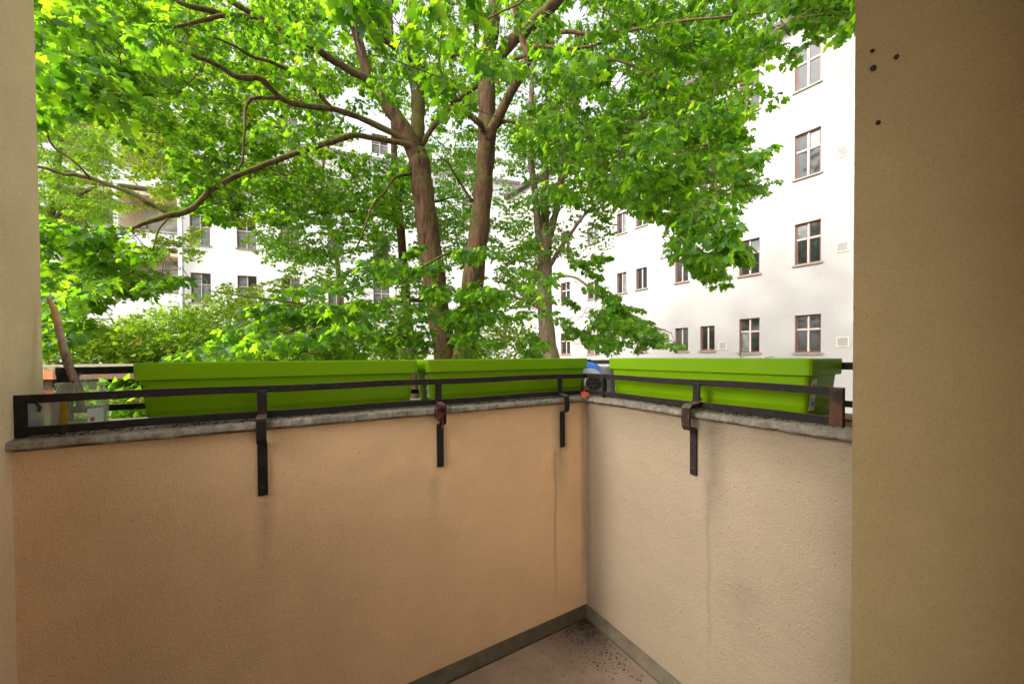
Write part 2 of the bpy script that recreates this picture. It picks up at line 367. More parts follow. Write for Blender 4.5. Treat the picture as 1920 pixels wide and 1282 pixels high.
def coping(frame, parent, inner, outer, n=70, seed=1, mat='coping'):
    """a rough concrete slab: cross section swept with small irregularities"""
    r = random.Random(seed); loops = []
    sec = [(-.020, ZC0+.005), (-.0235, ZC0+.011), (-.022, ZC1-.004), (-.014, ZC1), (.1, ZC1+.003), (.2, ZC1+.003), (.30, ZC1), (.30, ZC0)]
    ph = [r.uniform(0, 6) for _ in range(6)]
    for i in range(n+1):
        u = i/n; j = 0 if i in (0, n) else 1; lp = []
        chip = max(0, math.sin(u*47+ph[0])*math.sin(u*23+ph[1])-.55)*.012*j
        for k, (y, z) in enumerate(sec):
            w_ = (y+.022)/.322; x = inner[0]*(1-u)+inner[1]*u; x2 = outer[0]*(1-u)+outer[1]*u
            dy = (r.uniform(-.0018, .0018)+chip+.002*math.sin(u*14+ph[2]))*j if k < 4 else 0
            dz = (.0025*math.sin(u*9+ph[3])+r.uniform(-.001, .001))*j if 1 < k < 7 else (r.uniform(-.0006, .002)*j if k == 0 else 0)
            lp.append((x*(1-w_)+x2*w_, y+dy, z+dz))
        loops.append(lp)
    return MB().loft(loops).build('coping', M[mat], parent)
coping(LF, pl, (-1.655, -.024), (-1.655, .30), seed=3); coping(RF, pr, (.024, .924), (-.30, .924), seed=5, mat='coping_pale')
def cove(parent, x0, x1, e0, e1):
    sec = [(.0, -FD), (-.034, -FD), (-.031, -FD+.007), (-.020, -FD+.016), (-.009, -.008), (-.002, .0), (.0, .0)]
    return MB().loft([[(x0+e0*(-y), y-.0005, z+.001) for y, z in sec], [(x1+e1*(-y), y-.0005, z+.001) for y, z in sec]]).build('skirting', M['skirting'], parent, True)
cove(pl, -1.64, 0, 0, -1); cove(pr, 0, .925, 1, 0)

# left pillar (jamb of the opening)
jx = lambda y: LF.onwall(78, 600, y)[0]
plr = wall_thing('pillar', 'pale plaster pillar at the left edge of the balcony', LF, [(xl, -.118), (xl, .0), (jx(.24), .24), (jx(.24)-.5, .24), (xl-.5, -.118)], -FD, 3.147, M['pillar'], 'pillar')
# right pier: a wall end nearer to the camera than the parapet
E = np.array([.915*.80, .80, 0]); E = np.array([ray(1599, 700)[0]/ray(1599, 700)[1]*.80, .80, 0])
pd = np.array([.955, -.297, 0]); e1 = E+pd*.45; oy = RF.y*.62
le = [LF.l(q)[:2] for q in (E, e1, e1+oy+pd*.2, E+oy)]
pier = wall_thing('pier', 'ochre plaster wall pier with screw holes filling the right edge', LF, [tuple(q) for q in le], -FD, 3.147, M['pier'], 'wall')
# screw holes in the pier: shallow lipped discs, inner shade put into dark colour
pn = np.array([-.297, -.955, 0])
for (px, py, r) in ((1635, 97, .0026), (1680, 108, .0034), (1637, 129, .0042), (1646, 231, .0033)):
    d = ray(px, py); e = np.array([0, 0, EYE]); t_ = ((E-e)@pn)/(d@pn); P = e+d*t_
    lp = []
    for rr, off in ((1.35, -.0005), (1.2, .0012), (1., .0008), (.8, -.001), (.0, -.0013)):
        lp.append([LF.l(P+pn*(off+.0014)+r*rr*(math.cos(a)*pd+math.sin(a)*np.array([0, 0, 1.2]))) for a in np.linspace(0, 2*math.pi, 12, endpoint=False)])
    MB().loft(lp, False, False).build('screw_hole', M['hole'], pier, True)
# the rest of the loggia: low wall on the open left side, back wall with its door, ceiling
sp_ = wall_thing('side_parapet', 'low plaster side wall behind the left pillar', LF, [(xl-.24, -.88), (xl, -.88), (xl, -.122), (xl-.24, -.122)], -FD, 1.05, M['pier'])
MB().box(xl-.24, xl, -.88, -.122, 2.13, 3.147).build('lintel', M['pier'], sp_)
wall_thing('end_wall', 'plaster wall closing the left end of the balcony behind the side opening', LF, [(xl-.24, -1.898), (xl, -1.898), (xl, -.884), (xl-.24, -.884)], -FD, 3.147, M['pier'])
bw = wall_thing('back_wall', 'plaster back wall of the balcony with a brown door', LF, [(-1.9, -2.1), (-.75, -2.1), (-.75, -1.9), (-1.9, -1.9)], -FD, 3.147, M['pier'])
MB().box(-1.6, -.85, -1.898, -1.86, -FD+.003, 2.3).build('door', M['timber_dark'], bw)
k0 = E+pd*.33+pn*.003; k1 = E+pd*.42+pn*.003; kk = [LF.l(q)[:2] for q in (k0, k1, k1+pn*.42, k0+pn*.42)]  # unseen wall stub, added to darken the right end of the pier
wall_thing('shading_wall', 'unseen plaster wall stub added beside the camera to shade the pier', LF, [tuple(q) for q in kk], -FD, 3.147, M['pier'])
er = LF.l(e1)
ce = MB().prism([(-2.1, -2.1), (.32, -2.1), (.32, .03), (-2.1, .03)], 3.15, 3.3).build('ceiling', M['facade_bright']); ce.matrix_world = LF.mat(); tag(ce, 'white balcony ceiling', kind='structure')

# ================================================================== OBJECT: rails
def frame_root(name, label, cat, fr, group=None): return empty(name, label, cat, tuple(fr.o), fr.ang, group)
rail = frame_root('inner_railing', 'dark iron planter rail along the inner edge of both parapets', 'railing', LF)
YR = .022
def bar(parent, fr, x0, x1, yc, zt, h, th, name, mat=None):
    n = max(2, int(abs(x1-x0)/.06)); b = MB(); r = random.Random(int(abs(x0*977+zt*131)*100))
    lp = []
    for i in range(n+1):
        x = x0+(x1-x0)*i/n; dz = .0012*math.sin(i*.7+x0*5)+r.uniform(-.0004, .0004); dy = .001*math.sin(i*.5+zt*9)
        lp.append([tuple(LF.l(fr.w(q))) for q in ((x, yc-th/2+dy, zt-h+dz), (x, yc-th/2+dy, zt+dz), (x, yc+th/2+dy, zt+dz), (x, yc+th/2+dy, zt-h+dz))])
    return b.loft(lp).build(name, mat or M['iron'], parent, bevel=.0012)
lend = LF.onwall(12, 745, YR)[0]; rend = RF.onwall(1584, 725, YR)[0]
for zt, nm, h in ((1.021, 'top_bar', .0195), (.9485, 'bottom_bar', .019)):
    bar(rail, LF, lend, YR+.004, YR, zt, h, .010, nm); bar(rail, RF, -YR+.006, rend, YR, zt-.001, h, .010, nm)
def post(parent, fr, x, w, z0, z1, yc, th=.012, mat=None):
    b = MB(); q = []
    for (a, c, z) in ((x-w/2, yc-th/2, z0), (x+w/2, yc-th/2, z0), (x+w/2, yc+th/2, z0), (x-w/2, yc+th/2, z0)): q.append((a, c, z))
    b.loft([[tuple(LF.l(fr.w(p))) for p in q], [tuple(LF.l(fr.w((p[0], p[1], z1)))) for p in q]])
    return b.build('post', mat or M['iron'], parent, bevel=.0012)
def bracket(parent, fr, x, w, deep, mat, zbot=.715, curl=False):
    c = .012
    path = [(YR-.011, 1.008), (YR-.011, .955), (YR-.014, .938), (-deep*.6, .934), (-deep+.004, .931), (-deep, .925), (-deep-.002, .895), (-deep, .874), (-deep+.006, .868), (-.012, .866), (-.0055, .861), (-.0045, .85), (-.0045, zbot)]
    b = MB().strap(path, x-w/2, x+w/2, .0065)
    b.v = [tuple(LF.l(fr.w(p))) for p in b.v]
    o = b.build('bracket', mat, parent, bevel=.001)
    for z in (.80, zbot+.02):                                    # screw heads
        s = MB().lathe([(.0048, 0), (.0042, .002), (.0, .0025)], 10)
        s.v = [tuple(LF.l(fr.w((x+p[0], -.0075-p[2], z+p[1])))) for p in s.v]; s.build('screw', mat, o)
    return o
for px, py in ((492, 760), (820, 740), (1047, 725)):
    x = LF.onwall(px, py, YR)[0]
    bracket(rail, LF, x, .0235, .034, M['iron'])
xb = RF.onwall(1310, 735, YR)[0]; bracket(rail, RF, xb, .023, .036, M['rust'] if False else M['iron'])
post(rail, LF, lend+.014, .028, .925, 1.019, YR+.001, .014)
post(rail, RF, RF.onwall(1133, 720, YR)[0], .012, .925, 1.018, YR, .02)
tag(post(rail, RF, rend-.014, .026, .922, 1.0195, YR-.001, .016, M['rust']), 'rusted end post')
# rusty hook collar on the right bracket
b = MB().strap([(YR-.004, .962), (YR-.016, .945), (-.034, .942), (-.043, .932), (-.046, .90), (-.043, .875), (-.034, .864), (-.012, .862)], xb-.0145, xb+.0145, .005)
b.v = [tuple(LF.l(RF.w(p))) for p in b.v]; tag(b.build('bracket_sleeve', M['rust'], rail, bevel=.001), 'rusty curved sleeve of the bracket')

orail = frame_root('outer_railing', 'dark iron rail behind the planters on the outer parapet edge', 'railing', LF)
YO = .262
ol = LF.onwall(105, 700, YO)[0]; orr = .926
for zt, nm, h in ((1.078, 'top_bar', .021), (.968, 'bottom_bar', .018)):
    bar(orail, LF, ol, YO+.004, YO, zt, h, .012, nm); bar(orail, RF, -YO+.007, orr, YO, zt-.001, h, .012, nm)
for x in (ol+.016, ol+.62, ol+1.2): post(orail, LF, x, .026, .924, 1.076, YO-.001, .018)
for x in (.1, .66): post(orail, RF, x, .022, .924, 1.075, YO-.001, .018)

# maroon cord knotted round the middle bracket
xs = LF.onwall(822, 770, -.04)[0]
b = MB(); r = random.Random(4)
cd = frame_root('knotted_cord', 'frayed maroon cord knotted round the middle bracket of the left parapet', 'cord', LF)
for k in range(5):
    c = np.array([xs+r.uniform(-.004, .010), -.044+r.uniform(-.004, .004), .905+r.uniform(-.018, .02)]); rr = r.uniform(.008, .017); t0 = r.uniform(0, 3)
    pts = [c+rr*np.array([math.cos(a)*.9, math.sin(a)*.45*math.cos(t0)-.004, math.sin(a+t0*.2)*1.1]) for a in np.linspace(0, 5.6, 14)]
    MB().tube(pts, .0028, 6).build('loop', M['cord'], cd, True)
MB().tube(smooth_path([(xs+.008, -.047, .90), (xs+.012, -.048, .875), (xs+.009, -.046, .855)], 5), [.0035]*10+[.002], 6).build('loose_end', M['cord'], cd, True)

# ================================================================== OBJECT: planters
def planter(fr, x0, x1, yf, wid, label, sticker_end):
    root = empty('planter', label, 'planter', tuple(fr.w(((x0+x1)/2, yf+wid/2, ZC1+.004))), fr.ang, 'lime green planters on the parapets')
    L = (x1-x0)/2; W = wid/2; H = .161
    def lp(ins, z, r=.014): return rrect(-L+ins, L-ins, -W+ins, W-ins, z, r)
    b = MB().loft([lp(.022, .0), lp(.0205, .004), lp(.0115, .113), lp(.010, .1145), lp(.0095, .116)], True, False)
    b.build('tub', M['planter'], root, True)
    rim = MB().loft([lp(.0112, .1155), lp(.0015, .1155), lp(.0, .1175), lp(-.001, H-.003), lp(.0005, H), lp(.006, H), lp(.008, H-.003), lp(.0105, .1165), lp(.018, .03)], False, False)
    rim.build('rim', M['planter'], root, False, bevel=0)
    s = MB().loft([lp(.0122, .098, .01), lp(.05, .106, .01), lp(.07, .104, .01)], False, True); s.build('soil', M['soil'], root)
    if sticker_end:
        e = sticker_end
        tl = lambda z: L-.022+.0105*z/.113 if e > 0 else -(L-.022+.0105*z/.113)
        def quad(y0, y1, z0, z1, off): return [(tl(z0)+e*off, y0, z0), (tl(z0)+e*off, y1, z0), (tl(z1)+e*off, y1, z1), (tl(z1)+e*off, y0, z1)]
        y0, y1 = (-W+.032, -W+.062)
        st = MB().loft([quad(y0, y1, .02, .106, .0008), quad(y0, y1, .02, .106, .0015)]).build('sticker', M['paper'], root)
        yc = (y0+y1)/2
        for (yy, zz, a_, b_, m_) in ((yc, .085, .009, .013, 'pink_print'), (yc+.001, .045, .0095, .014, 'blue_print')):
            pts = []
            for kk in range(2):
                pts.append([(tl(zz)+e*(.0019+.0004*kk), yy+a_*math.cos(t)*(1 if kk == 0 else .96), zz+b_*math.sin(t)) for t in np.linspace(0, 2*math.pi, 14, endpoint=False)])
            MB().loft(pts).build('print', M[m_], st)
        zz = .045
        MB().loft([[(tl(zz)+e*(.0026+.0003*kk), yc+.001+.005*math.cos(t), zz+.003+.0045*math.sin(t)) for t in np.linspace(0, 2*math.pi, 10, endpoint=False)] for kk in range(2)]).build('print', M['paper'], st)
        for k in range(3): MB().loft([quad(y0+.004, y1-.005-.004*k, .063+.004*k, .0648+.004*k, .0019), quad(y0+.004, y1-.005-.004*k, .063+.004*k, .0648+.004*k, .0022)]).build('print', M['dark_print'], st)
    return root
YP = .062
x1a = LF.onwall(247, 680, YP)[0]; x1b = LF.onwall(783, 680, YP)[0]
x2a = LF.onwall(800, 680, YP)[0]; x2b = LF.onwall(1103, 680, YP)[0]
x3a = RF.onwall(1140, 675, YP)[0]; x3b = RF.onwall(1522, 675, YP)[0]
planter(LF, x1a, x1b, YP, .19, 'shaded lime green planter on the left half of the left parapet', 0)
planter(LF, x2a, x2b, YP, .19, 'lime green planter on the left parapet ending at the corner', -1)
p3 = planter(RF, x3a, x3b, YP, .20, 'bright lime green planter alone on the right parapet, stickered end', 1)

# ================================================================== OBJECT: jar, stick, box, pail, tin
jl = LF.onwall(153, 780, .115); jz = ZC1+.006
jar = empty('glass_jar', 'old glass jar with yellow label holding a stick', 'jar', tuple(LF.w((jl[0], jl[1], jz))), LF.ang)
jr = .048
MB().lathe([(.0, 0), (jr-.006, 0), (jr, .005), (jr, .082), (jr-.004, .090), (jr-.008, .095), (jr-.008, .099), (jr-.005, .100), (jr-.0055, .103), (jr-.008, .104), (jr-.005, .107), (jr-.0055, .111), (jr-.009, .112), (jr-.0095, .096), (jr-.004, .082), (jr-.004, .006), (0, .005)], 36).build('jar_body', M['clear_glass'], jar, True)
def arc_patch(r, a0, a1, z0, z1, n=12, th=.0004):
    lo = [[(r*math.cos(a), r*math.sin(a), z0), (r*math.cos(a), r*math.sin(a), z1), ((r+th)*math.cos(a), (r+th)*math.sin(a), z1), ((r+th)*math.cos(a), (r+th)*math.sin(a), z0)] for a in np.linspace(a0, a1, n)]
    return MB().loft(lo)
lab = arc_patch(jr+.0004, R_(198), R_(262), .012, .070).build('label', M['yellow_label'], jar)
for k in range(4): arc_patch(jr+.0012, R_(212), R_(236-3*(k % 2)), .020+.011*k, .0222+.011*k, 6).build('print', M['dark_print'], lab)
lab2 = arc_patch(jr+.0004, R_(300), R_(338), .010, .048).build('label', M['paper'], jar)
arc_patch(jr+.0012, R_(306), R_(314), .016, .026, 6).build('print', M['timber'], lab2)
MB().lathe([(0, .0065), (jr-.006, .0065), (jr-.006, .012), (0, .012)], 24).build('dirty_water', M['frosted'], jar)
# the stick stands in the jar
sp = [(152, 770, .115), (147, 722, .13), (138, 708, .135), (127, 680, .15), (117, 645, .165), (108, 605, .18), (101, 580, .185), (89, 557, .19)]
spl = np.array([LF.w(LF.onwall(px, py, y)) for px, py, y in sp])
sr = [.0078, .0078, .0082, .008, .0075, .0072, .0065, .0025]
q = smooth_path(np.c_[spl, sr], 6); r = random.Random(3)
rad = [w*(1+.10*math.sin(i*1.9)+r.uniform(-.06, .06)) for i, w in enumerate(q[:, 3])]
base = spl[0]; st = empty('dead_stick', 'bent dead stick standing in the glass jar', 'stick', tuple(base))
cut = len(q)-13
MB().tube(q[:cut, :3]-base, rad[:cut], 10).build('barked_stem', M['wood'], st, True)
MB().tube(q[cut-1:, :3]-base, [w*.97 for w in rad[cut-1:]], 10).build('bare_tip', M['bare_wood'], st, True)
tw = [LF.w(LF.onwall(px, py, .15)) for px, py in ((127, 681), (112, 681), (100, 678), (90, 679))]
MB().tube(smooth_path(np.array(tw)-base, 4), np.linspace(.004, .0016, 13), 6).build('side_twig', M['wood'], st, True)
tw = [LF.w(LF.onwall(px, py, .14)) for px, py in ((141, 712), (148, 704), (151, 700))]
MB().tube(smooth_path(np.array(tw)-base, 4), np.linspace(.004, .002, 9), 6).build('side_twig', M['wood'], st, True)
# frosted box
bl = LF.onwall(66, 785, .042)
bx = empty('plastic_tub', 'frosted plastic tub at the left end of the coping', 'tub', tuple(LF.w((bl[0]+.002, bl[1]+.03, jz))), LF.ang)
MB().loft([rrect(-.024, .024, -.026, .026, 0, .006), rrect(-.027, .027, -.028, .028, .066, .006), rrect(-.030, .030, -.030, .030, .067, .006), rrect(-.030, .030, -.030, .030, .072, .006)]).build('tub_body', M['frosted'], bx, True)
MB().tube([(-.012, -.0285, .074), (0, -.032, .071), (.006, -.0315, .060), (.004, -.031, .050)], .003, 6).build('handle', M['olive_plastic'], bx, True)
# pail lying on its side, bottom towards the balcony
pb = at(1113, 719, 1.735); pt = at(1100, 714, 1.90); ax = pt-pb; Lp = np.linalg.norm(ax); ax /= Lp
pail = empty('pail', 'grey pail with blue rim lying behind the corner rail', 'pail', tuple(pb))
pail.rotation_euler = Vector(ax).to_track_quat('Z', 'Y').to_euler()
MB().lathe([(.037, .002), (.041, .006), (.052, .04), (.070, Lp-.085), (.068, Lp-.085), (.05, .045), (.036, .008)], 32).build('pail_body', M['grey_plastic'], pail, True)
MB().lathe([(.069, Lp-.086), (.074, Lp-.084), (.082, Lp-.06), (.080, Lp-.057), (.080, Lp-.053), (.085, Lp-.05), (.093, Lp-.02), (.091, Lp-.017), (.092, Lp-.012), (.0985, Lp-.01), (.099, Lp), (.094, Lp), (.068, Lp-.07)], 36).build('blue_rim', M['blue_plastic'], pail, True)
bt = MB().lathe([(0, 0), (.036, 0), (.0375, .003), (.0375, .012), (0, .014)], 28).build('dark_base', M['olive_plastic'], pail)
for k in range(7):
    a = k*math.pi/3; rr = .022 if k < 6 else 0
    MB().lathe([(0, -.0012), (.0052, -.0012), (.0055, .001)], 10, (rr*math.cos(a), rr*math.sin(a), 0)).build('drain_hole', M['black'], bt)
tp = RF.onwall(1139, 745, .13)
tin = empty('tin_pot', 'small grey tin pot between the pail and the right planter', 'pot', tuple(RF.w((tp[0]-.004, tp[1]+.01, ZC1+.003))), RF.ang)
MB().lathe([(0, 0), (.030, 0), (.034, .12), (.036, .121), (.036, .127), (.033, .127), (.030, .06), (0, .055)], 24).build('pot_body', M['zinc'], tin, True)

# ================================================================== foliage machinery
def leaf_tpl(kind):
    if kind == 'maple':
        h = [(0, 0), (-.06, .20), (.02, .50), (.17, .31), (.44, .60), (.47, .40), (.50, .24), (.74, .27), (.78, .15), (1.0, 0)]
        out = h+[(x, -y) for x, y in h[-2:0:-1]]; c = (.28, 0)
        V = [(c[0], c[1], .0)]+[(x-.0, y, -.16*abs(y)-.22*max(0, x-.35)**1.3-.05*(abs(y) > .4)) for x, y in out]
    elif kind == 'maple_far':
        out = [(0, .0), (.0, .48), (.2, .28), (.47, .56), (.52, .22), (1.0, 0), (.52, -.22), (.47, -.56), (.2, -.28), (.0, -.48)]
        V = [(.3, 0, 0)]+[(x, y, -.18*abs(y)-.2*max(0, x-.35)) for x, y in out]
    elif kind == 'heart':
        out = [(0, 0), (.02, .32), (.35, .44), (.72, .25), (1, 0), (.72, -.25), (.35, -.44), (.02, -.32)]
        V = [(.35, 0, 0)]+[(x, y, -.2*abs(y)-.15*max(0, x-.4)) for x, y in out]
    else:
        out = [(0, 0), (.35, .26), (1, 0), (.35, -.26)]; V = [(.4, 0, .03)]+[(x, y, -.1*abs(y)) for x, y in out]
    n = len(out); Fc = [(0, i+1, (i+1) % n+1) for i in range(n)]
    return np.array(V), np.array(Fc)
TPL = {k: leaf_tpl(k) for k in ('maple', 'maple_far', 'heart', 'small')}
def basis(d, n):
    d = d/(np.linalg.norm(d, axis=1)[:, None]+1e-9); n = n-d*np.sum(n*d, 1)[:, None]; n /= np.linalg.norm(n, axis=1)[:, None]+1e-9
    return d, np.cross(n, d), n
def leaves_mesh(name, kind, P, D, N, S, hue, mat, origin):
    V, Fc = TPL[kind]; k = len(P); nv = len(V); d, y, n = basis(D, N)
    asp = rng.uniform(.85, 1.15, (k, 1))
    co = (P-origin)[:, None, :]+S[:, None, None]*(V[None, :, 0:1]*d[:, None, :]+V[None, :, 1:2]*asp[:, None, :]*y[:, None, :]+V[None, :, 2:3]*rng.uniform(.3, 1.9, (k, 1, 1))*n[:, None, :])
    me = bpy.data.meshes.new(name); me.vertices.add(k*nv); me.vertices.foreach_set('co', co.reshape(-1).astype(np.float32))
    nf = len(Fc); idx = (Fc[None]+(np.arange(k)*nv)[:, None, None]).reshape(-1)
    me.loops.add(k*nf*3); me.loops.foreach_set('vertex_index', idx.astype(np.int32))
    me.polygons.add(k*nf); me.polygons.foreach_set('loop_start', (np.arange(k*nf)*3).astype(np.int32))
    me.update(calc_edges=True)
    a = me.attributes.new('hue', 'FLOAT', 'POINT'); a.data.foreach_set('value', np.repeat(hue, nv).astype(np.float32))
    me.materials.append(mat); me.shade_smooth(); return me
class Tubes:
    """many thin twigs in one mesh"""
    def __init__(s): s.b = MB()
    def add(s, pts, r0_, r1_, sides=4): s.b.tube(pts, np.linspace(r0_, r1_, len(pts)), sides, False)
class Tree:
    def __init__(s, name, label, cat, base, barkm, leafm, tpl, size, group=None):
        s.base = np.array(base, float); s.root = empty(name, label, cat, tuple(s.base), 0, group); s.bark = barkm; s.leafm = leafm; s.tpl = tpl; s.size = size
        s.skel = []; s.tw = Tubes(); s.P = []; s.D = []; s.N = []; s.S = []
        s.axis = s.base[:2].copy(); s.tk = 1.; s.todo = []; s.mains = []
    def limb(s, pts, name='branch', sides=10, n=6, flare=False, world_pts=False):
        """pts: (px, py, depth, width in px)"""
        a = np.array([[*at(p[0], p[1], p[2]), p[3]*.445*p[2]/F] for p in pts])
        q = smooth_path(a, n); q[:, 3] = np.maximum(q[:, 3], .004)
        if name == 'trunk':
            q = np.vstack([[*s.base, q[0, 3]*1.5], [*(s.base*.7+q[0, :3]*.3), q[0, 3]*1.1], q])
            q = np.vstack([q])
        w = np.cumsum(rng.normal(0, .004, (len(q), 3)), 0); w -= np.linspace(0, 1, len(q))[:, None]*w[-1]
        q[:, :3] += w*np.minimum(1, q[:, 3:4]/.02)
        rr = q[:, 3]*(1+.05*np.sin(np.arange(len(q))*1.3+pts[0][0]))
        MB().tube(q[:, :3]-s.base, rr, sides).build(name, s.bark, s.root, True)
        for p in q: s.skel.append(p)
    def leaf(s, p, d, n, sz): s.P.append(p); s.D.append(d); s.N.append(n); s.S.append(sz)
    def spray(s, base, dirv, L, drop=.35, nodes=6, per=2.9, flat=.5, sz=None, side=.42, connect=True, maxd=3.2):
        sz = sz or s.size
        if connect and s.skel: s.todo.append(len(s.mains))
        d = dirv/np.linalg.norm(dirv); pts = [np.array(base, float)]; v = d.copy()
        for k in range(nodes):
            v = v+np.array([rng.normal(0, .14), rng.normal(0, .14), -drop/nodes+rng.normal(0, .07)]); v /= np.linalg.norm(v); pts.append(pts[-1]+v*L/nodes)
        s.tw.add(pts, .0045*s.tk, .0018*s.tk, 4); s.mains.append(np.array(pts))
        h = np.array([-d[1], d[0], 0]); h /= np.linalg.norm(h)+1e-9
        for k in range(1, nodes+1):
            p = pts[k]; vk = pts[k]-pts[k-1]; vk /= np.linalg.norm(vk)
            if k < nodes:
                for sg in ((1, -1) if rng.random() < .75 else (rng.choice([1, -1]),)):
                    sd_ = vk*.75+h*sg*rng.uniform(.6, 1.1)+np.array([0, 0, rng.normal(-.1, .2)]); sd_ /= np.linalg.norm(sd_)
                    l2 = L*side*(1-.55*k/nodes)*rng.uniform(.7, 1.2); e = p+sd_*l2+np.array([0, 0, -.25*l2*drop]); mdl = (p+e)/2+rng.normal(0, .012, 3)
                    s.tw.add([p, mdl, e], .003, .0014, 3)
                    for (b_, m_) in ((mdl, 2 if l2 > .12 else 1), (e, 3)): s.cluster(b_, sd_, m_*per/2, sz, drop)
            else: s.cluster(p, vk, 1.5*per, sz, drop)
            if rng.random() < .5: s.cluster(p, vk, 1, sz, drop)
    def cluster(s, p, v, m, sz, drop):
        m = int(m)+(rng.random() < (m % 1)); a0 = rng.uniform(0, 6.28)
        for j in range(m):
            a = a0+j*2.4; o = np.array([math.cos(a), math.sin(a), 0])*.9+v*.8+np.array([0, 0, -.15]); o /= np.linalg.norm(o)
            pet = sz*rng.uniform(.35, .8); q = p+o*pet
            d = o*np.array([1, 1, .6])+np.array([0, 0, -rng.uniform(.15, .95)*(.5+drop)]); n = np.array([rng.normal(0, .6), rng.normal(0, .6), .9])
            s.leaf(q, d, n, sz*rng.uniform(.5, 1.25))
    def zone(s, poly, depth, n, L=(.5, .9), drop=.35, sz=None, per=2.9, pw=1., nodes=6, zmin=None, maxd=3.2, toward=.0, trees=None):
        poly = np.array(poly, float); lo, hi = poly.min(0), poly.max(0); k = 0
        while k < n:
            p = rng.uniform(lo, hi); 
            if not inside(p, poly): continue
            k += 1; Y = depth[0]+(depth[1]-depth[0])*rng.random()**pw
            P = at(p[0], p[1], Y); T = s
            if trees:
                T = min(trees, key=lambda t: np.min(np.linalg.norm(np.array(t.skel)[:, :3]-P, axis=1)))
            o = P[:2]-T.axis; o = o/(np.linalg.norm(o)+1e-6)
            dv = np.array([o[0], o[1], rng.normal(.0, .22)])+np.array([*rng.normal(0, .55, 2), 0])+np.array([0, -toward, 0])
            l = rng.uniform(*L); T.spray(P-dv/np.linalg.norm(dv)*l*.5, dv, l, drop, nodes, per, sz=sz, maxd=maxd)
    def join(s):
        """every spray grows from the nearest limb, twig or earlier spray, nearest ones first"""
        if not s.todo: return
        sk = np.array(s.skel); B_ = np.array([s.mains[i][0] for i in s.todo])
        d0 = np.array([np.min(np.linalg.norm(sk[:, :3]-p, axis=1)) for p in B_]); order = np.argsort(d0)
        pool = np.zeros((len(sk)+len(order)*22, 4)); pool[:len(sk)] = sk; n = len(sk)
        for j in order:
            base = B_[j]; dv = pool[:n, :3]-base
            dd = np.linalg.norm(dv, axis=1)+.3*np.maximum(0, dv[:, 2]-.3)+.05*rng.random(n)
            i = np.argmin(dd); a = pool[i, :3]; L = np.linalg.norm(a-base)
            if L < 4.5:
                m = (a+base)/2+np.array([rng.normal(0, .08), rng.normal(0, .08), .05])*L
                q1 = a*.62+m*.38+rng.normal(0, .05, 3)*min(1, L); q2 = m*.45+base*.55+rng.normal(0, .05, 3)*min(1, L)
                pp = smooth_path([a, q1, q2, base], 4); r1 = min(pool[i, 3]*.7, (.007+.004*L))*s.tk; r1 = max(r1, .0035*s.tk)
                s.tw.add(pp, r1, .0045*s.tk, 5)
                k = len(pp); pool[n:n+k, :3] = pp; pool[n:n+k, 3] = np.linspace(r1, .0045, k); n += k
            k = len(s.mains[s.todo[j]]); pool[n:n+k, :3] = s.mains[s.todo[j]]; pool[n:n+k, 3] = .005; n += k
    def finish(s, singles=0, big_is_far=False):
        s.join()
        s.tw.b.v = [tuple(v) for v in np.array(s.tw.b.v)-s.base]
        s.tw.b.build('twigs', M['bark_twig'], s.root)['kind'] = 'stuff'
        P, D, N, S = (np.array(x) for x in (s.P, s.D, s.N, s.S)); hue = np.clip(rng.beta(2, 2.2, len(P))*.97, 0, .98); hue[rng.random(len(P)) < .0012] = 1.
        rest = np.ones(len(P), bool)
        if singles:
            q = P-np.array([0, 0, EYE]); z = q@fw; px = 960+F*(q@cr)/z; py = 641+SH-F*(q@cu)/z
            app = np.where((z > .5) & (px > 80) & (px < 1590) & (py > 5) & (py < 660), S/z, 0)
            pick = np.argsort(-app)[:singles]; rest[pick] = False
            V = []
            for k in range(8):
                hv = k/8+.06; o1 = np.zeros((1, 3)); me = leaves_mesh('leaf', 'maple', o1, np.array([[1., 0, 0]]), np.array([[0, 0, 1.]]), np.ones(1), np.array([hv if k < 7 else .8]), s.leafm, np.zeros(3)); V.append(me)
            d, y, n = basis(D[pick], N[pick])
            for i, j in enumerate(pick):
                o = obj('leaf', V[i % 8], s.root); sc = S[j]
                m = Matrix(((d[i][0], y[i][0], n[i][0], 0), (d[i][1], y[i][1], n[i][1], 0), (d[i][2], y[i][2], n[i][2], 0), (0, 0, 0, 1)))
                o.matrix_local = Matrix.Translation(Vector(P[j]-s.base)) @ m @ Matrix.Diagonal((sc, sc, sc, 1))
        me = leaves_mesh('foliage', s.tpl, P[rest], D[rest], N[rest], S[rest], hue[rest], s.leafm, s.base)
        o = obj('foliage', me, s.root); o['kind'] = 'stuff'
        print(s.root.name, 'leaves', len(P))
def inside(p, poly):
    c = False; n = len(poly)
    for i in range(n):
        a, b = poly[i], poly[i-1]
        if (a[1] > p[1]) != (b[1] > p[1]) and p[0] < (b[0]-a[0])*(p[1]-a[1])/(b[1]-a[1])+a[0]: c = not c
    return c
def gbase(px, py, Y): q = at(px, py, Y); q[2] = GZ; return q

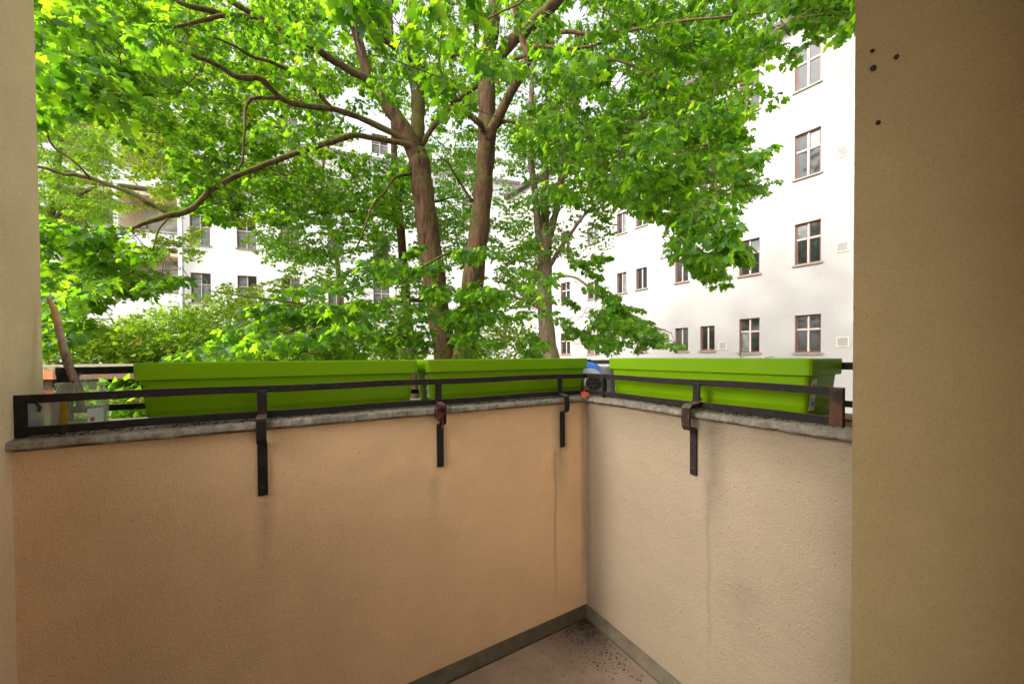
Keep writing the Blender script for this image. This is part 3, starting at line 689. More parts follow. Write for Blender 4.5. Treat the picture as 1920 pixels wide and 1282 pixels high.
# ================================================================== TREES
A = Tree('maple_tree', 'maple with the red brown trunk forking low into long mossy left limbs', 'tree', gbase(842, 700, 7.2), M['bark_maple'], M['maple_leaf'], 'maple', .092, 'maple trees in the courtyard')
A.limb([(840, 690, 7.2, 50), (826, 600, 7.2, 47), (810, 470, 7.2, 46), (797, 380, 7.2, 45), (788, 310, 7.2, 44), (782, 285, 7.2, 36)], 'trunk', 14)
A.limb([(787, 315, 7.2, 34), (768, 262, 7.1, 34), (745, 225, 7., 32), (718, 186, 6.9, 28), (692, 146, 6.8, 24), (665, 53, 6.7, 17), (649, 5, 6.6, 16), (630, -120, 6.5, 14)])
A.limb([(692, 150, 6.8, 18), (660, 136, 6.7, 15), (628, 117, 6.5, 15), (583, 85, 6.2, 14), (520, 50, 5.9, 12), (430, 0, 5.6, 11), (380, -40, 5.4, 9)])
A.limb([(780, 285, 7.1, 18), (755, 260, 7., 14), (681, 223, 6.7, 12.5), (620, 204, 6.4, 11.5), (559, 196, 6.2, 11), (522, 183, 6., 10), (487, 148, 5.8, 12), (440, 143, 5.6, 11), (400, 119, 5.4, 9), (340, 95, 5.1, 7), (270, 60, 4.8, 5)])
A.limb([(622, 204, 6.4, 9), (572, 148, 6.1, 8), (514, 117, 5.8, 7), (471, 101, 5.6, 6), (445, 85, 5.4, 5), (400, 70, 5.2, 4)])
A.limb([(522, 183, 6., 7), (480, 182, 5.8, 7), (462, 196, 5.7, 6), (459, 250, 5.6, 5), (457, 300, 5.6, 4), (446, 320, 5.6, 3)])
A.limb([(785, 292, 7.1, 18), (766, 273, 7., 13), (713, 261, 6.8, 11), (665, 255, 6.5, 11), (631, 263, 6.3, 11), (583, 276, 6.1, 11), (519, 300, 5.9, 10.5), (466, 321, 5.7, 10), (406, 346, 5.5, 10.5), (357, 391, 5.3, 11), (320, 403, 5.2, 12), (264, 423, 5., 8), (219, 440, 4.9, 5), (150, 455, 4.7, 3)])
A.limb([(320, 403, 5.2, 9), (280, 383, 5.1, 9), (230, 356, 5., 8), (170, 334, 4.9, 8), (120, 325, 4.8, 7), (73, 314, 4.7, 6), (20, 300, 4.6, 5)])
A.limb([(170, 334, 4.9, 5), (140, 305, 4.8, 4), (97, 273, 4.7, 4), (81, 225, 4.6, 3)])
A.limb([(782, 270, 7.5, 26), (783, 220, 7.7, 28), (782, 172, 7.8, 28), (775, 100, 7.9, 25), (770, 0, 8., 20), (768, -120, 8., 16)])
A.limb([(790, 275, 7.5, 13), (810, 245, 7.6, 11), (851, 196, 7.8, 11), (900, 157, 8., 9), (950, 110, 8., 6)])
A.limb([(770, 326, 7.1, 8), (740, 335, 6.9, 6), (722, 360, 6.8, 5), (700, 385, 6.7, 5), (685, 430, 6.6, 4), (665, 470, 6.6, 3)])
A.limb([(440, 36, 5.6, 10), (400, 22, 5.4, 11), (350, 10, 5.1, 9), (310, -15, 5., 8)])
A.limb([(500, 45, 5.8, 10), (440, 28, 5.5, 9), (390, 36, 5.3, 8), (330, 50, 5.0, 6), (270, 42, 4.8, 4)])
A.limb([(826, 560, 7.2, 10), (760, 565, 6.4, 9), (690, 580, 5.6, 8), (620, 590, 5., 7), (560, 612, 4.7, 6), (480, 640, 4.4, 5), (400, 655, 4.2, 3)])
A.limb([(620, 590, 5., 5), (560, 570, 4.8, 4), (490, 560, 4.6, 3), (390, 545, 4.4, 2.5)])
A.limb([(320, 403, 5.2, 4), (300, 430, 5., 4), (285, 470, 4.8, 3), (250, 510, 4.6, 3), (180, 540, 4.4, 2.5)])
B = Tree('maple_tree', 'maple with the straight trunk right of its twin, forking into upright limbs', 'tree', gbase(870, 700, 7.), M['bark_maple'], M['maple_leaf'], 'maple', .092, 'maple trees in the courtyard')
B.limb([(872, 690, 7., 58), (880, 600, 7., 48), (893, 480, 7., 42), (905, 380, 7., 39), (912, 300, 7., 37), (916, 240, 7., 38), (915, 150, 7., 34), (920, 80, 7., 32), (930, 0, 7., 28), (935, -120, 7., 24)], 'trunk', 14)
B.limb([(915, 262, 6.9, 24), (927, 233, 6.8, 20), (964, 159, 6.6, 19), (991, 108, 6.5, 17), (1007, 87, 6.4, 14), (1039, 61, 6.2, 11), (1076, 58, 6., 8), (1140, 62, 5.7, 7), (1200, 40, 5.5, 5)])
B.limb([(990, 108, 6.5, 15), (983, 90, 6.5, 13), (975, 53, 6.5, 13), (964, 0, 6.4, 12), (955, -100, 6.4, 10)])
B.limb([(918, 140, 7.1, 24), (954, 82, 7.1, 24), (986, 56, 7.1, 24), (1025, 21, 7.2, 24), (1060, -15, 7.2, 22), (1110, -90, 7.2, 18)])
B.limb([(930, 240, 6.9, 9), (945, 230, 6.8, 7), (972, 229, 6.7, 7), (999, 241, 6.6, 6), (1020, 255, 6.5, 6), (1044, 273, 6.4, 5), (1060, 310, 6.3, 4)])
B.limb([(905, 245, 6.8, 13), (899, 231, 6.7, 12), (851, 191, 6.4, 12), (805, 150, 6.1, 12), (770, 112, 5.8, 12), (742, 90, 5.6, 12), (718, 72, 5.4, 12), (678, 40, 5.2, 12), (649, 0, 5., 11), (610, -60, 4.8, 9)])
B.limb([(855, 193, 6.4, 7), (851, 160, 6.2, 6), (846, 114, 6., 6), (866, 100, 5.9, 6), (888, 88, 5.8, 6), (891, 50, 5.6, 6), (876, 25, 5.5, 5), (861, 5, 5.4, 5), (840, -40, 5.3, 4)])
B.limb([(891, 48, 5.6, 5), (930, 26, 5.4, 4), (975, 5, 5.2, 4), (1010, -30, 5., 4)])
B.limb([(742, 92, 5.6, 6), (736, 60, 5.5, 5), (735, 10, 5.4, 5), (740, -40, 5.3, 4)])
B.limb([(886, 378, 6.9, 7), (860, 340, 6.7, 5), (842, 310, 6.5, 4), (826, 295, 6.4, 3)])
B.limb([(960, 110, 6.9, 8), (1000, 106, 6.6, 7), (1052, 105, 6.3, 6), (1120, 110, 6., 5), (1200, 130, 5.5, 5), (1290, 190, 5., 4), (1330, 280, 4.6, 4), (1345, 380, 4.3, 3), (1335, 460, 4.2, 2.5)])
B.limb([(1007, 87, 6.4, 7), (1090, 90, 5.9, 6), (1180, 60, 5.4, 6), (1280, 40, 5., 5), (1380, 30, 4.7, 4), (1480, 20, 4.5, 4), (1560, 30, 4.4, 3)])
B.limb([(895, 480, 6.9, 7), (870, 470, 6.2, 6), (830, 480, 5.6, 5), (780, 510, 5.2, 4), (740, 540, 5., 3)])
B.limb([(884, 590, 6.9, 7), (920, 560, 6.3, 6), (960, 555, 5.8, 5), (1000, 570, 5.4, 3)])
C_ = Tree('linden_tree', 'slender grey linden whose trunk splits into three stems right of the maples', 'tree', gbase(1036, 700, 9.5), M['bark_linden'], M['linden_leaf'], 'heart', .075)
C_.limb([(1032, 690, 9.5, 44), (1027, 640, 9.5, 34), (1020, 560, 9.5, 31), (1020, 500, 9.5, 31), (1020, 450, 9.5, 30), (1018, 420, 9.5, 20)], 'trunk', 12)
C_.limb([(1016, 470, 9.5, 18), (1009, 430, 9.4, 16), (1000, 340, 9.3, 14), (995, 280, 9.2, 13), (998, 160, 9.1, 11), (1005, 40, 9., 9)])
C_.limb([(1020, 470, 9.6, 20), (1022, 400, 9.6, 18), (1022, 300, 9.7, 16), (1030, 150, 9.8, 13), (1036, 20, 9.8, 10)])
C_.limb([(1024, 475, 9.5, 18), (1036, 420, 9.4, 15), (1045, 380, 9.4, 14), (1057, 300, 9.3, 13), (1075, 180, 9.2, 11), (1088, 60, 9.1, 8)])
C_.limb([(1030, 500, 9.4, 10), (1050, 465, 9.1, 9), (1068, 440, 8.8, 8), (1088, 410, 8.5, 7), (1120, 380, 8.2, 5), (1200, 350, 7.8, 4), (1330, 340, 7.4, 3), (1440, 350, 7.2, 2)])
C_.limb([(1030, 526, 9.4, 7), (1045, 520, 9.1, 6), (1065, 519, 8.8, 5), (1090, 528, 8.4, 5), (1130, 560, 8., 4), (1200, 600, 7.6, 3), (1260, 625, 7.4, 2)])
D_ = Tree('slim_tree', 'slim brown trunk half hidden left behind the maples', 'tree', gbase(778, 700, 11.5), M['bark_maple'], M['linden_leaf'], 'heart', .085)
D_.limb([(776, 690, 11.5, 22), (766, 610, 11.5, 20), (757, 500, 11.5, 18), (750, 400, 11.5, 16), (742, 330, 11.5, 14), (738, 230, 11.5, 11), (735, 120, 11.5, 8)], 'trunk', 10)
D_.limb([(752, 420, 11.5, 9), (700, 400, 11.2, 7), (620, 398, 10.8, 6), (540, 410, 10.5, 4)])
D_.limb([(745, 350, 11.5, 8), (790, 380, 11.2, 6), (850, 370, 11., 4)])
E_ = Tree('robinia_tree', 'yellow green robinia at the far left in front of the white house', 'tree', gbase(90, 700, 11.), M['bark_linden'], M['yellow_leaf'], 'small', .085)
E_.limb([(60, 690, 11., 20), (70, 560, 11., 18), (90, 430, 11., 14), (110, 300, 11., 10), (120, 200, 11., 6)], 'trunk', 8)
E_.limb([(90, 430, 11., 8), (130, 380, 10.8, 6), (180, 350, 10.6, 4)])

MT = [A, B]
A.zone([(-250, -300), (700, -300), (760, 150), (700, 250), (560, 270), (330, 250), (200, 215), (60, 190), (-250, 330)], (4.8, 10.5), 330, (.5, .95), .4, trees=MT, pw=.6)
A.zone([(55, -20), (620, -20), (560, 200), (330, 220), (200, 200), (60, 180)], (5.5, 11), 190, (.55, .95), .4, trees=MT, maxd=4.5)
A.zone([(55, -20), (330, -20), (300, 180), (60, 200)], (3., 4.5), 34, (.4, .7), .5, trees=MT)
A.zone([(560, -200), (1050, -200), (1050, 60), (900, 230), (820, 240), (760, 150), (700, 200), (600, 150)], (4.6, 11), 120, (.5, .9), .4, trees=MT, pw=.6, maxd=4.5)
A.zone([(600, -150), (1050, -150), (1000, 90), (860, 200), (700, 150)], (2.4, 4.2), 16, (.4, .6), .5, trees=MT)
A.zone([(950, -300), (1900, -300), (1650, 10), (1590, 30), (1500, 0), (1400, 150), (1380, 290), (1345, 365), (1250, 390), (1100, 330), (980, 260)], (3.6, 10), 380, (.5, .95), .45, trees=MT, pw=.7)
A.zone([(1440, -70), (1600, -70), (1600, 50), (1550, 45), (1500, 5)], (4., 5.5), 22, (.4, .6), .6, trees=MT)
A.zone([(70, 400), (150, 400), (320, 470), (340, 510), (250, 560), (180, 600), (80, 640)], (3.8, 5.6), 56, (.4, .75), .5, trees=MT)
A.zone([(330, 200), (780, 300), (780, 400), (640, 420), (500, 380), (330, 360)], (7.2, 11.5), 130, (.5, .9), .4, trees=MT, maxd=5)
A.zone([(640, 520), (760, 440), (1000, 450), (1010, 620), (960, 660), (620, 660)], (4.4, 6.8), 60, (.45, .8), .45, trees=MT)
A.zone([(340, 640), (470, 560), (640, 510), (660, 665), (400, 668)], (3.6, 5.2), 30, (.4, .7), .5, trees=MT)
A.zone([(1270, 380), (1385, 370), (1395, 420), (1340, 505), (1310, 490), (1275, 440)], (3.6, 4.6), 16, (.35, .6), .9, trees=MT)
A.zone([(1060, 490), (1120, 470), (1200, 590), (1180, 640), (1050, 640)], (5.5, 7.5), 24, (.4, .7), .6, trees=MT)
A.zone([(1080, -60), (1420, -60), (1400, 160), (1150, 200)], (5, 9.5), 60, (.5, .9), .45, trees=MT)
A.zone([(335, 290), (560, 300), (570, 400), (410, 430), (330, 390)], (5.2, 7), 20, (.35, .6), .5, trees=MT)
A.zone([(1000, 230), (1375, 190), (1370, 360), (1270, 395), (1130, 390), (1020, 340)], (4, 8.5), 75, (.45, .8), .55, trees=MT)
A.finish(300); B.finish(300)
C_.zone([(960, 80), (1150, 80), (1140, 450), (1060, 470), (960, 430)], (8.4, 11), 150, (.6, 1.1), .5, per=3)
C_.zone([(1100, 100), (1400, 100), (1400, 350), (1150, 400)], (8., 10.5), 90, (.6, 1.1), .5, per=3)
C_.zone([(1120, 560), (1200, 560), (1270, 615), (1260, 640), (1140, 640)], (7., 8.), 22, (.4, .7), .7, per=3)
C_.zone([(1330, 325), (1400, 320), (1475, 345), (1440, 362), (1340, 365)], (7., 7.8), 12, (.4, .6), .5, per=3)
C_.zone([(930, 460), (1010, 450), (1010, 560), (940, 560)], (9, 11), 26, (.5, .9), .5, per=3)
C_.finish()
D_.tk = .4
D_.zone([(460, 380), (560, 330), (900, 250), (900, 470), (780, 560), (640, 500), (500, 470)], (10, 13), 210, (.7, 1.2), .6, per=3, maxd=2.6)
D_.zone([(700, 100), (980, 100), (1000, 420), (900, 470), (760, 420)], (11, 13.5), 110, (.7, 1.2), .6, per=3)
D_.zone([(560, 400), (1000, 400), (1010, 650), (560, 650)], (11, 14), 90, (.6, 1.1), .6, per=3)
D_.finish()
E_.zone([(-60, 180), (120, 190), (215, 300), (205, 400), (100, 430), (-60, 440)], (9.5, 12), 280, (.6, 1.), .6, per=5, maxd=4)
E_.finish()
F_ = Tree('background_tree', 'pale green tree behind the long mossy limb, in front of the white house', 'tree', gbase(640, 700, 15), M['bark_linden'], M['pale_leaf'], 'heart', .10)
F_.limb([(640, 690, 15, 13), (638, 600, 15, 12), (630, 480, 15, 10), (600, 380, 15, 9), (540, 260, 15, 8), (520, 120, 15, 5)], 'trunk', 8)
F_.limb([(602, 385, 15, 7), (480, 320, 14.5, 6), (400, 300, 14.5, 5), (300, 270, 14, 3)]); F_.limb([(545, 330, 15, 6), (460, 220, 14.5, 5), (380, 150, 14, 3)]); F_.limb([(602, 380, 15, 6), (610, 290, 14.5, 5), (640, 230, 14, 3)])
F_.tk = .4
F_.zone([(230, 90), (600, 90), (640, 330), (560, 400), (470, 380), (400, 330), (300, 360), (220, 290)], (12.5, 16), 260, (.8, 1.3), .5, per=3, maxd=2.6)
F_.zone([(330, 410), (560, 400), (640, 540), (420, 540)], (12.5, 15), 34, (.7, 1.1), .5, per=3)
F_.zone([(170, 190), (350, 190), (350, 335), (170, 320)], (12.5, 15), 36, (.7, 1.1), .5, per=3)
F_.zone([(190, 340), (345, 340), (345, 450), (200, 440)], (12.5, 15), 14, (.6, 1.), .5, per=3)
F_.finish()

# shrubs
def shrub(px, py, Y, rx_, rz_, n, label, leafm, tpl, sz, seed, name='shrub'):
    r = np.random.default_rng(seed); base = gbase(px, 700, Y); top = at(px, py, Y)
    root = empty(name, label, 'shrub', tuple(base), 0, 'shrubs in the courtyard')
    tb = MB(); P = []
    cz = top[2]-rz_
    for k in range(16):
        a = r.uniform(0, 6.28); e = np.array([math.cos(a)*rx_*r.uniform(.2, .8), math.sin(a)*rx_*r.uniform(.2, .6), cz-base[2]+r.uniform(-.3, .8)*rz_])
        tb.tube(smooth_path([np.array([e[0]*.1, e[1]*.1, 0]), e*np.array([.5, .5, .5]), e], 4), np.linspace(.03, .006, 9), 5, False)
    tb.build('stems', M['bark_twig'], root)
    m = n//6
    d = r.normal(0, 1, (m, 3)); d /= np.linalg.norm(d, axis=1)[:, None]; d *= r.uniform(.35, 1.05, (m, 1))**.5
    c = d*np.array([rx_, rx_*.75, rz_])+np.array([base[0], base[1], cz])
    c = c[c[:, 2] > base[2]+.2]
    P = np.repeat(c, 14, 0)+r.normal(0, .17, (len(c)*14, 3))*np.array([1, 1, .5])
    D = (P-np.array([base[0], base[1], cz]))/max(rx_, rz_)+r.normal(0, .6, P.shape)+np.array([0, 0, -.3]); N = r.normal(0, .45, P.shape)+np.array([0, 0, 1])
    S = 1.25*sz*r.uniform(.6, 1.3, len(P)); hue = np.clip(r.beta(2, 2, len(P)), 0, .98)
    me = leaves_mesh('foliage', tpl, P, D, N, S, hue, leafm, base); o = obj('foliage', me, root); o['kind'] = 'stuff'
shrub(110, 602, 12, 2.3, 1.9, 3600, 'yellow green bush above the shed roof beside the left pillar', M['shrub_leaf'], 'heart', .10, 1)
shrub(235, 594, 13, 2.0, 1.9, 3200, 'light green bush left of the white house doorway', M['shrub_leaf'], 'heart', .10, 2)
shrub(330, 572, 13.5, 1.8, 2.2, 3200, 'yellowish bush under the left windows of the white house', M['yellow_leaf'], 'heart', .09, 3)
shrub(430, 540, 14, 2.1, 2.6, 4200, 'tallest pale green bush in front of the white house windows', M['shrub_leaf'], 'heart', .10, 4)
shrub(560, 572, 13, 2.0, 2.2, 3600, 'pale bush left of the slim brown trunk', M['shrub_leaf'], 'heart', .10, 5)
shrub(680, 580, 13.5, 1.9, 2.2, 3200, 'bush behind the foot of the slim brown trunk', M['shrub_leaf'], 'heart', .10, 6)
shrub(955, 596, 12.5, 1.3, 1.9, 2000, 'thin bush between the right maple and the linden', M['shrub_leaf'], 'heart', .09, 7)
shrub(205, 720, 7.6, .7, .6, 500, 'low dark leaved plant in front of the brick shed', M['maple_leaf'], 'small', .16, 8, 'garden_plant')

# ================================================================== BUILDINGS
def facade(root, mat, width, z0, z1, holes, thick=.45):
    """one wall sheet with real window openings and reveals; holes = (x0, x1, z0, z1)"""
    b = MB(); xs_ = sorted({width[0], width[1], *[h[0] for h in holes], *[h[1] for h in holes]}); zs_ = sorted({z0, z1, *[h[2] for h in holes], *[h[3] for h in holes]})
    for i in range(len(xs_)-1):
        for j in range(len(zs_)-1):
            cx_, cz_ = (xs_[i]+xs_[i+1])/2, (zs_[j]+zs_[j+1])/2
            if any(h[0] < cx_ < h[1] and h[2] < cz_ < h[3] for h in holes): continue
            b.add([(xs_[i], 0, zs_[j]), (xs_[i+1], 0, zs_[j]), (xs_[i+1], 0, zs_[j+1]), (xs_[i], 0, zs_[j+1])], [(0, 1, 2, 3)])
    for (a, c, e, g) in holes:
        p = [(a, 0, e), (c, 0, e), (c, 0, g), (a, 0, g)]; q_ = [(x, thick, z) for x, _, z in p]
        b.add(p+q_, [(0, 4, 5, 1), (1, 5, 6, 2), (2, 6, 7, 3), (3, 7, 4, 0)])
    me = bpy.data.meshes.new('wall'); me.from_pydata(b.v, [], b.f); me.materials.append(mat); return obj('wall', me, root)
WM = {}
def win_meshes(kind, w, h):
    key = (kind, round(w, 2), round(h, 2))
    if key in WM: return WM[key]
    fr_ = .038; d0, d1 = .10, .17; out = []
    f = MB(); f.box(-w/2, -w/2+fr_, d0, d1, 0, h); f.box(w/2-fr_, w/2, d0, d1, 0, h); f.box(-w/2+fr_, w/2-fr_, d0, d1, h-fr_, h); f.box(-w/2+fr_, w/2-fr_, d0, d1, 0, fr_)
    WMf = f.mesh('window', M['red_paint'])
    m = MB(); mw = .025; m.box(-mw, mw, d0-.012, d1-.01, fr_+.001, h-fr_-.001)
    cells = []
    if kind == 4:
        zt = h*.62; m.box(-w/2+fr_+.001, -mw, d0-.009, d1-.012, zt-.026, zt+.026); m.box(mw, w/2-fr_-.001, d0-.009, d1-.012, zt-.026, zt+.026)
        rows = ((fr_, zt-.026), (zt+.026, h-fr_))
    else: rows = ((fr_, h-fr_),)
    for za, zb in rows: cells += [(-w/2+fr_, -mw, za, zb), (mw, w/2-fr_, za, zb)]
    mull = m.mesh('mullion', M['white_paint']); sash = []; panes = []
    for (a, c, e, g) in cells:
        s = MB(); t_ = .027; y0, y1 = d0+.012, d1-.022
        s.box(a+.002, a+t_, y0, y1, e+.002, g-.002); s.box(c-t_, c-.002, y0, y1, e+.002, g-.002); s.box(a+t_, c-t_, y0, y1, e+.002, e+t_); s.box(a+t_, c-t_, y0, y1, g-t_, g-.002)
        sash.append(s.mesh('sash', M['red_paint'])); panes.append(MB().box(a+t_, c-t_, d0+.03, d0+.036, e+t_, g-t_).mesh('pane', M['pane']))
    sill = MB().box(-w/2-.07, w/2+.07, -.07, d0, -.06, -.002).mesh('sill', M['sill'])
    bk = MB().box(-w/2, w/2, d1+.06, d1+.08, 0, h).mesh('dark_interior', M['black'])
    WM[key] = (WMf, mull, sash, panes, sill, bk); return WM[key]
pale_panes = {}
def window(root, kind, x, z, w, h, light=()):
    f, mull, sash, panes, sill, bk = win_meshes(kind, w, h)
    wo_ = obj('window', f, root, (x, 0, z)); obj('mullion', mull, wo_); obj('sill', sill, wo_)
    for s in sash: obj('sash', s, wo_)
    for i, p in enumerate(panes):
        if i in light:
            k = p.name
            if k not in pale_panes: pale_panes[k] = p.copy(); pale_panes[k].materials[0] = M['pane_pale']
            p = pale_panes[k]
        obj('pane', p, wo_)
    return wo_
# right apartment house: x axis runs from its far end towards the camera
ud = at(1515, 660, 13.8); ud[2] = 0
V1 = np.array([ray(457, 666)[0], ray(457, 666)[1]]); ang = math.atan2(-V1[1], -V1[0])
FR = Frame((ud[0], ud[1], 0), ang)
ra = empty('apartment_house', 'tall cream white apartment house with red framed windows on the right', 'building', (ud[0], ud[1], 0), ang)
def fx(px, py): return FR.onwall(px, py, 0)
holes = []; wins = []; r = random.Random(5)
def addwin(px0, px1, pyb, pyt, kind):
    a, c = fx(px0, pyb), fx(px1, pyb); zt = fx((px0+px1)/2, pyt)[2]; zb = fx((px0+px1)/2, pyb)[2]
    wins.append((kind, (a[0]+c[0])/2, zb, abs(c[0]-a[0]), zt-zb))
for pb_, pt_ in ((661, 590), (494, 416), (330, 246), (163, 80)): addwin(1490, 1539, pb_, pt_, 4)
for pb_, pt_ in ((661, 597), (515, 449), (362, 292), (212, 140)): addwin(1386, 1424, pb_, pt_, 4)
for pb_, pt_ in ((657, 611),): addwin(1313, 1340, pb_, pt_, 2)
def rows(px0, px1, base, kind, n=4, start=0):
    """the same opening on every storey: base = (bottom px, top px) of the lowest"""
    a, c = fx(px0, base[0]), fx(px1, base[0]); zb = a[2]; zt = fx(px1, base[1])[2]
    for k in range(start, n): wins.append((kind, (a[0]+c[0])/2, zb+3.27*k, abs(c[0]-a[0]), zt-zb))
rows(1313, 1340, (657, 611), 2, 4, 1)
rows(1266, 1290, (658, 614), 2); rows(1193, 1213, (659, 619), 2); rows(1157, 1175, (661, 622), 2, 4, 1); rows(1102, 1123, (663, 631), 2); rows(1052, 1069, (664, 624), 4); rows(1003, 1016, (665, 628), 4)
wins = [(k, x, z, round(w, 2), round(h, 2)) for k, x, z, w, h in wins]
x_far = -21.; x_near = 9.; zroof = fx(1490, 52)[2]
# entrance levels below the ground floor stay blank
holes = [(x-w/2, x+w/2, z, z+h) for k, x, z, w, h in wins]
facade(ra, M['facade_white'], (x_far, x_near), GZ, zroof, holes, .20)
MB().box(x_far, x_near, .22, 11, GZ, zroof-.02).build('building_body', M['black'] if False else M['facade_cream'], ra)
MB().box(x_far, x_near, -.45, 11.3, zroof, zroof+.25).build('eaves', M['tile'], ra)
MB().loft([[(x_far, -.4, zroof+.26), (x_near, -.4, zroof+.26), (x_near, 11.2, zroof+.26), (x_far, 11.2, zroof+.26)], [(x_far, 4.5, zroof+2.2), (x_near, 4.5, zroof+2.2), (x_near, 6.5, zroof+2.2), (x_far, 6.5, zroof+2.2)]]).build('roof', M['tile'], ra)
for i, (k, x, z, w, h) in enumerate(wins):
    n = 4 if k == 4 else 2; lt = {j for j in range(n) if r.random() < .15}
    window(ra, k, x, z, w, h, lt)
for px, py in ((1580, 641), (1580, 463), (1580, 285), (1362, 497), (1355, 648), (1143, 652), (1287, 648), (1580, 130)):
    c = fx(px, py); s_ = .17
    if any(h[0]-.2 < c[0] < h[1]+.2 and h[2]-.2 < c[2] < h[3]+.2 for h in holes): continue
    g = MB(); g.box(-s_, s_, -.025, -.002, -s_, -s_+.03); g.box(-s_, s_, -.025, -.002, s_-.03, s_); g.box(-s_, -s_+.03, -.025, -.002, -s_+.03, s_-.03); g.box(s_-.03, s_, -.025, -.002, -s_+.03, s_-.03)
    vg = g.build('vent_grille', M['facade_cream'], ra, loc=(c[0], 0, c[2]))
    for j in range(5): MB().box(-s_+.03, s_-.03, -.018, -.003, -s_+.04+j*.052, -s_+.07+j*.052).build('slat', M['facade_white'], vg)

# left apartment house across the back of the courtyard
lb = at(460, 600, 23); angb = math.atan2(.357, .934)
BF = Frame((lb[0], lb[1], 0), angb)
la = empty('apartment_house', 'bright white house with recessed balconies across the back on the left', 'building', (lb[0], lb[1], 0), angb)
bx_ = lambda px, py, y=0: BF.onwall(px, py, y)
wins = []
zref = bx_(463, 517)[2]
def rowsb(px0, px1, pt_, hz, kind, ks):
    a, c = bx_(px0, pt_), bx_(px1, pt_)
    for k in ks: wins.append((kind, (a[0]+c[0])/2, round(zref-hz+3.4*k, 3), round(abs(c[0]-a[0]), 2), hz))
ks = (-0, 1, 2, 3)
rowsb(357, 395, 512, 1.75, 4, ks); rowsb(445, 481, 517, 1.75, 4, ks); rowsb(527, 562, 523, 1.75, 4, ks); rowsb(615, 645, 530, 1.75, 4, ks); rowsb(700, 730, 537, 1.75, 4, ks); rowsb(785, 812, 543, 1.75, 4, ks); rowsb(868, 892, 551, 1.75, 4, ks)
xp = bx_(340, 500)[0]; xe = bx_(975, 600)[0]; xw = bx_(20, 600)[0]; zr = bx_(300, 232)[2]
log = []
la0, la1 = bx_(222, 445)[0], bx_(333, 445)[0]; lz0 = bx_(280, 437)[2]; lz1 = bx_(280, 350)[2]
lc0, lc1 = bx_(110, 445)[0], bx_(213, 445)[0]
for k in (-1, 0, 1):
    for a_, c_ in ((la0, la1), (lc0, lc1)): log.append((a_, c_, lz0+3.4*k, lz1+3.4*k))
holes = [(x-w/2, x+w/2, z, z+h) for k, x, z, w, h in wins]
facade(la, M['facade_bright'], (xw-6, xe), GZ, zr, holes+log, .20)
MB().box(xp+.0, xe, .22, 10, GZ, zr-.02).build('building_body', M['facade_cream'], la)
MB().box(xw-6, xp-.01, 1.75, 10, GZ, zr-.02).build('recess_wall', M['facade_cream'], la)
for (a_, c_, z0_, z1_) in log:                    # recessed balcony: floor, ceiling, sides, a door, a bar on the parapet
    bp = MB(); bp.box(a_-.15, a_-.002, .202, 1.74, z0_-1.0, z1_); bp.box(c_+.002, c_+.15, .202, 1.74, z0_-1.0, z1_); bp.box(a_-.15, c_+.15, .202, 1.74, z1_+.002, z1_+.2); bp.box(a_-.15, c_+.15, .202, 1.74, z0_-1.2, z0_-1.002)
    lo_ = bp.build('recessed_balcony', M['facade_cream'], la)
    mid = (a_+c_)/2
    MB().box(mid-.9, mid+.9, 1.70, 1.745, z0_-.6, z1_-.35).build('pane', M['pane_light'], lo_)
    dfm = MB(); dfm.box(mid-1.0, mid-.9, 1.66, 1.744, z0_-.6, z1_-.25); dfm.box(mid+.9, mid+1., 1.66, 1.744, z0_-.6, z1_-.25); dfm.box(mid-.9, mid+.9, 1.66, 1.744, z1_-.35, z1_-.25); dfm.box(mid-.05, mid+.05, 1.665, 1.699, z0_-.6, z1_-.35); dfm.build('door_frame', M['white_paint'], lo_)
    MB().box(a_, c_, -.03, .03, z0_+.10, z0_+.15).build('handrail', M['zinc'], lo_)
MB().box(xw-6, xe, -.5, 10.3, zr, zr+.22).build('eaves', M['facade_bright'], la)
MB().loft([[(xw-6, -.45, zr+.23), (xe, -.45, zr+.23), (xe, 10.2, zr+.23), (xw-6, 10.2, zr+.23)], [(xw-6, 4.4, zr+2.2), (xe, 4.4, zr+2.2), (xe, 6, zr+2.2), (xw-6, 6, zr+2.2)]]).build('roof', M['tile'], la)
for i, (k, x, z, w, h) in enumerate(wins): window(la, k, x, z, w, h, {j for j in range(4) if r.random() < .8})  # most panes pale: reflected sky put into their colour
MB().tube([(xp+.1, -.12, GZ), (xp+.1, -.12, zr)], .07, 10).build('downpipe', M['zinc'], la, True)
# doorway with brown leaf at ground level
dx0, dx1 = bx_(234, 600)[0], bx_(274, 600)[0]; dz1 = bx_(255, 601)[2]
MB().box(dx0, dx1, -.06, -.004, GZ+.0, dz1).build('door', M['timber'], la)
MB().box(dx0-.1, dx1+.1, -.09, -.005, dz1+.002, dz1+.15).build('door_lintel', M['facade_cream'], la)

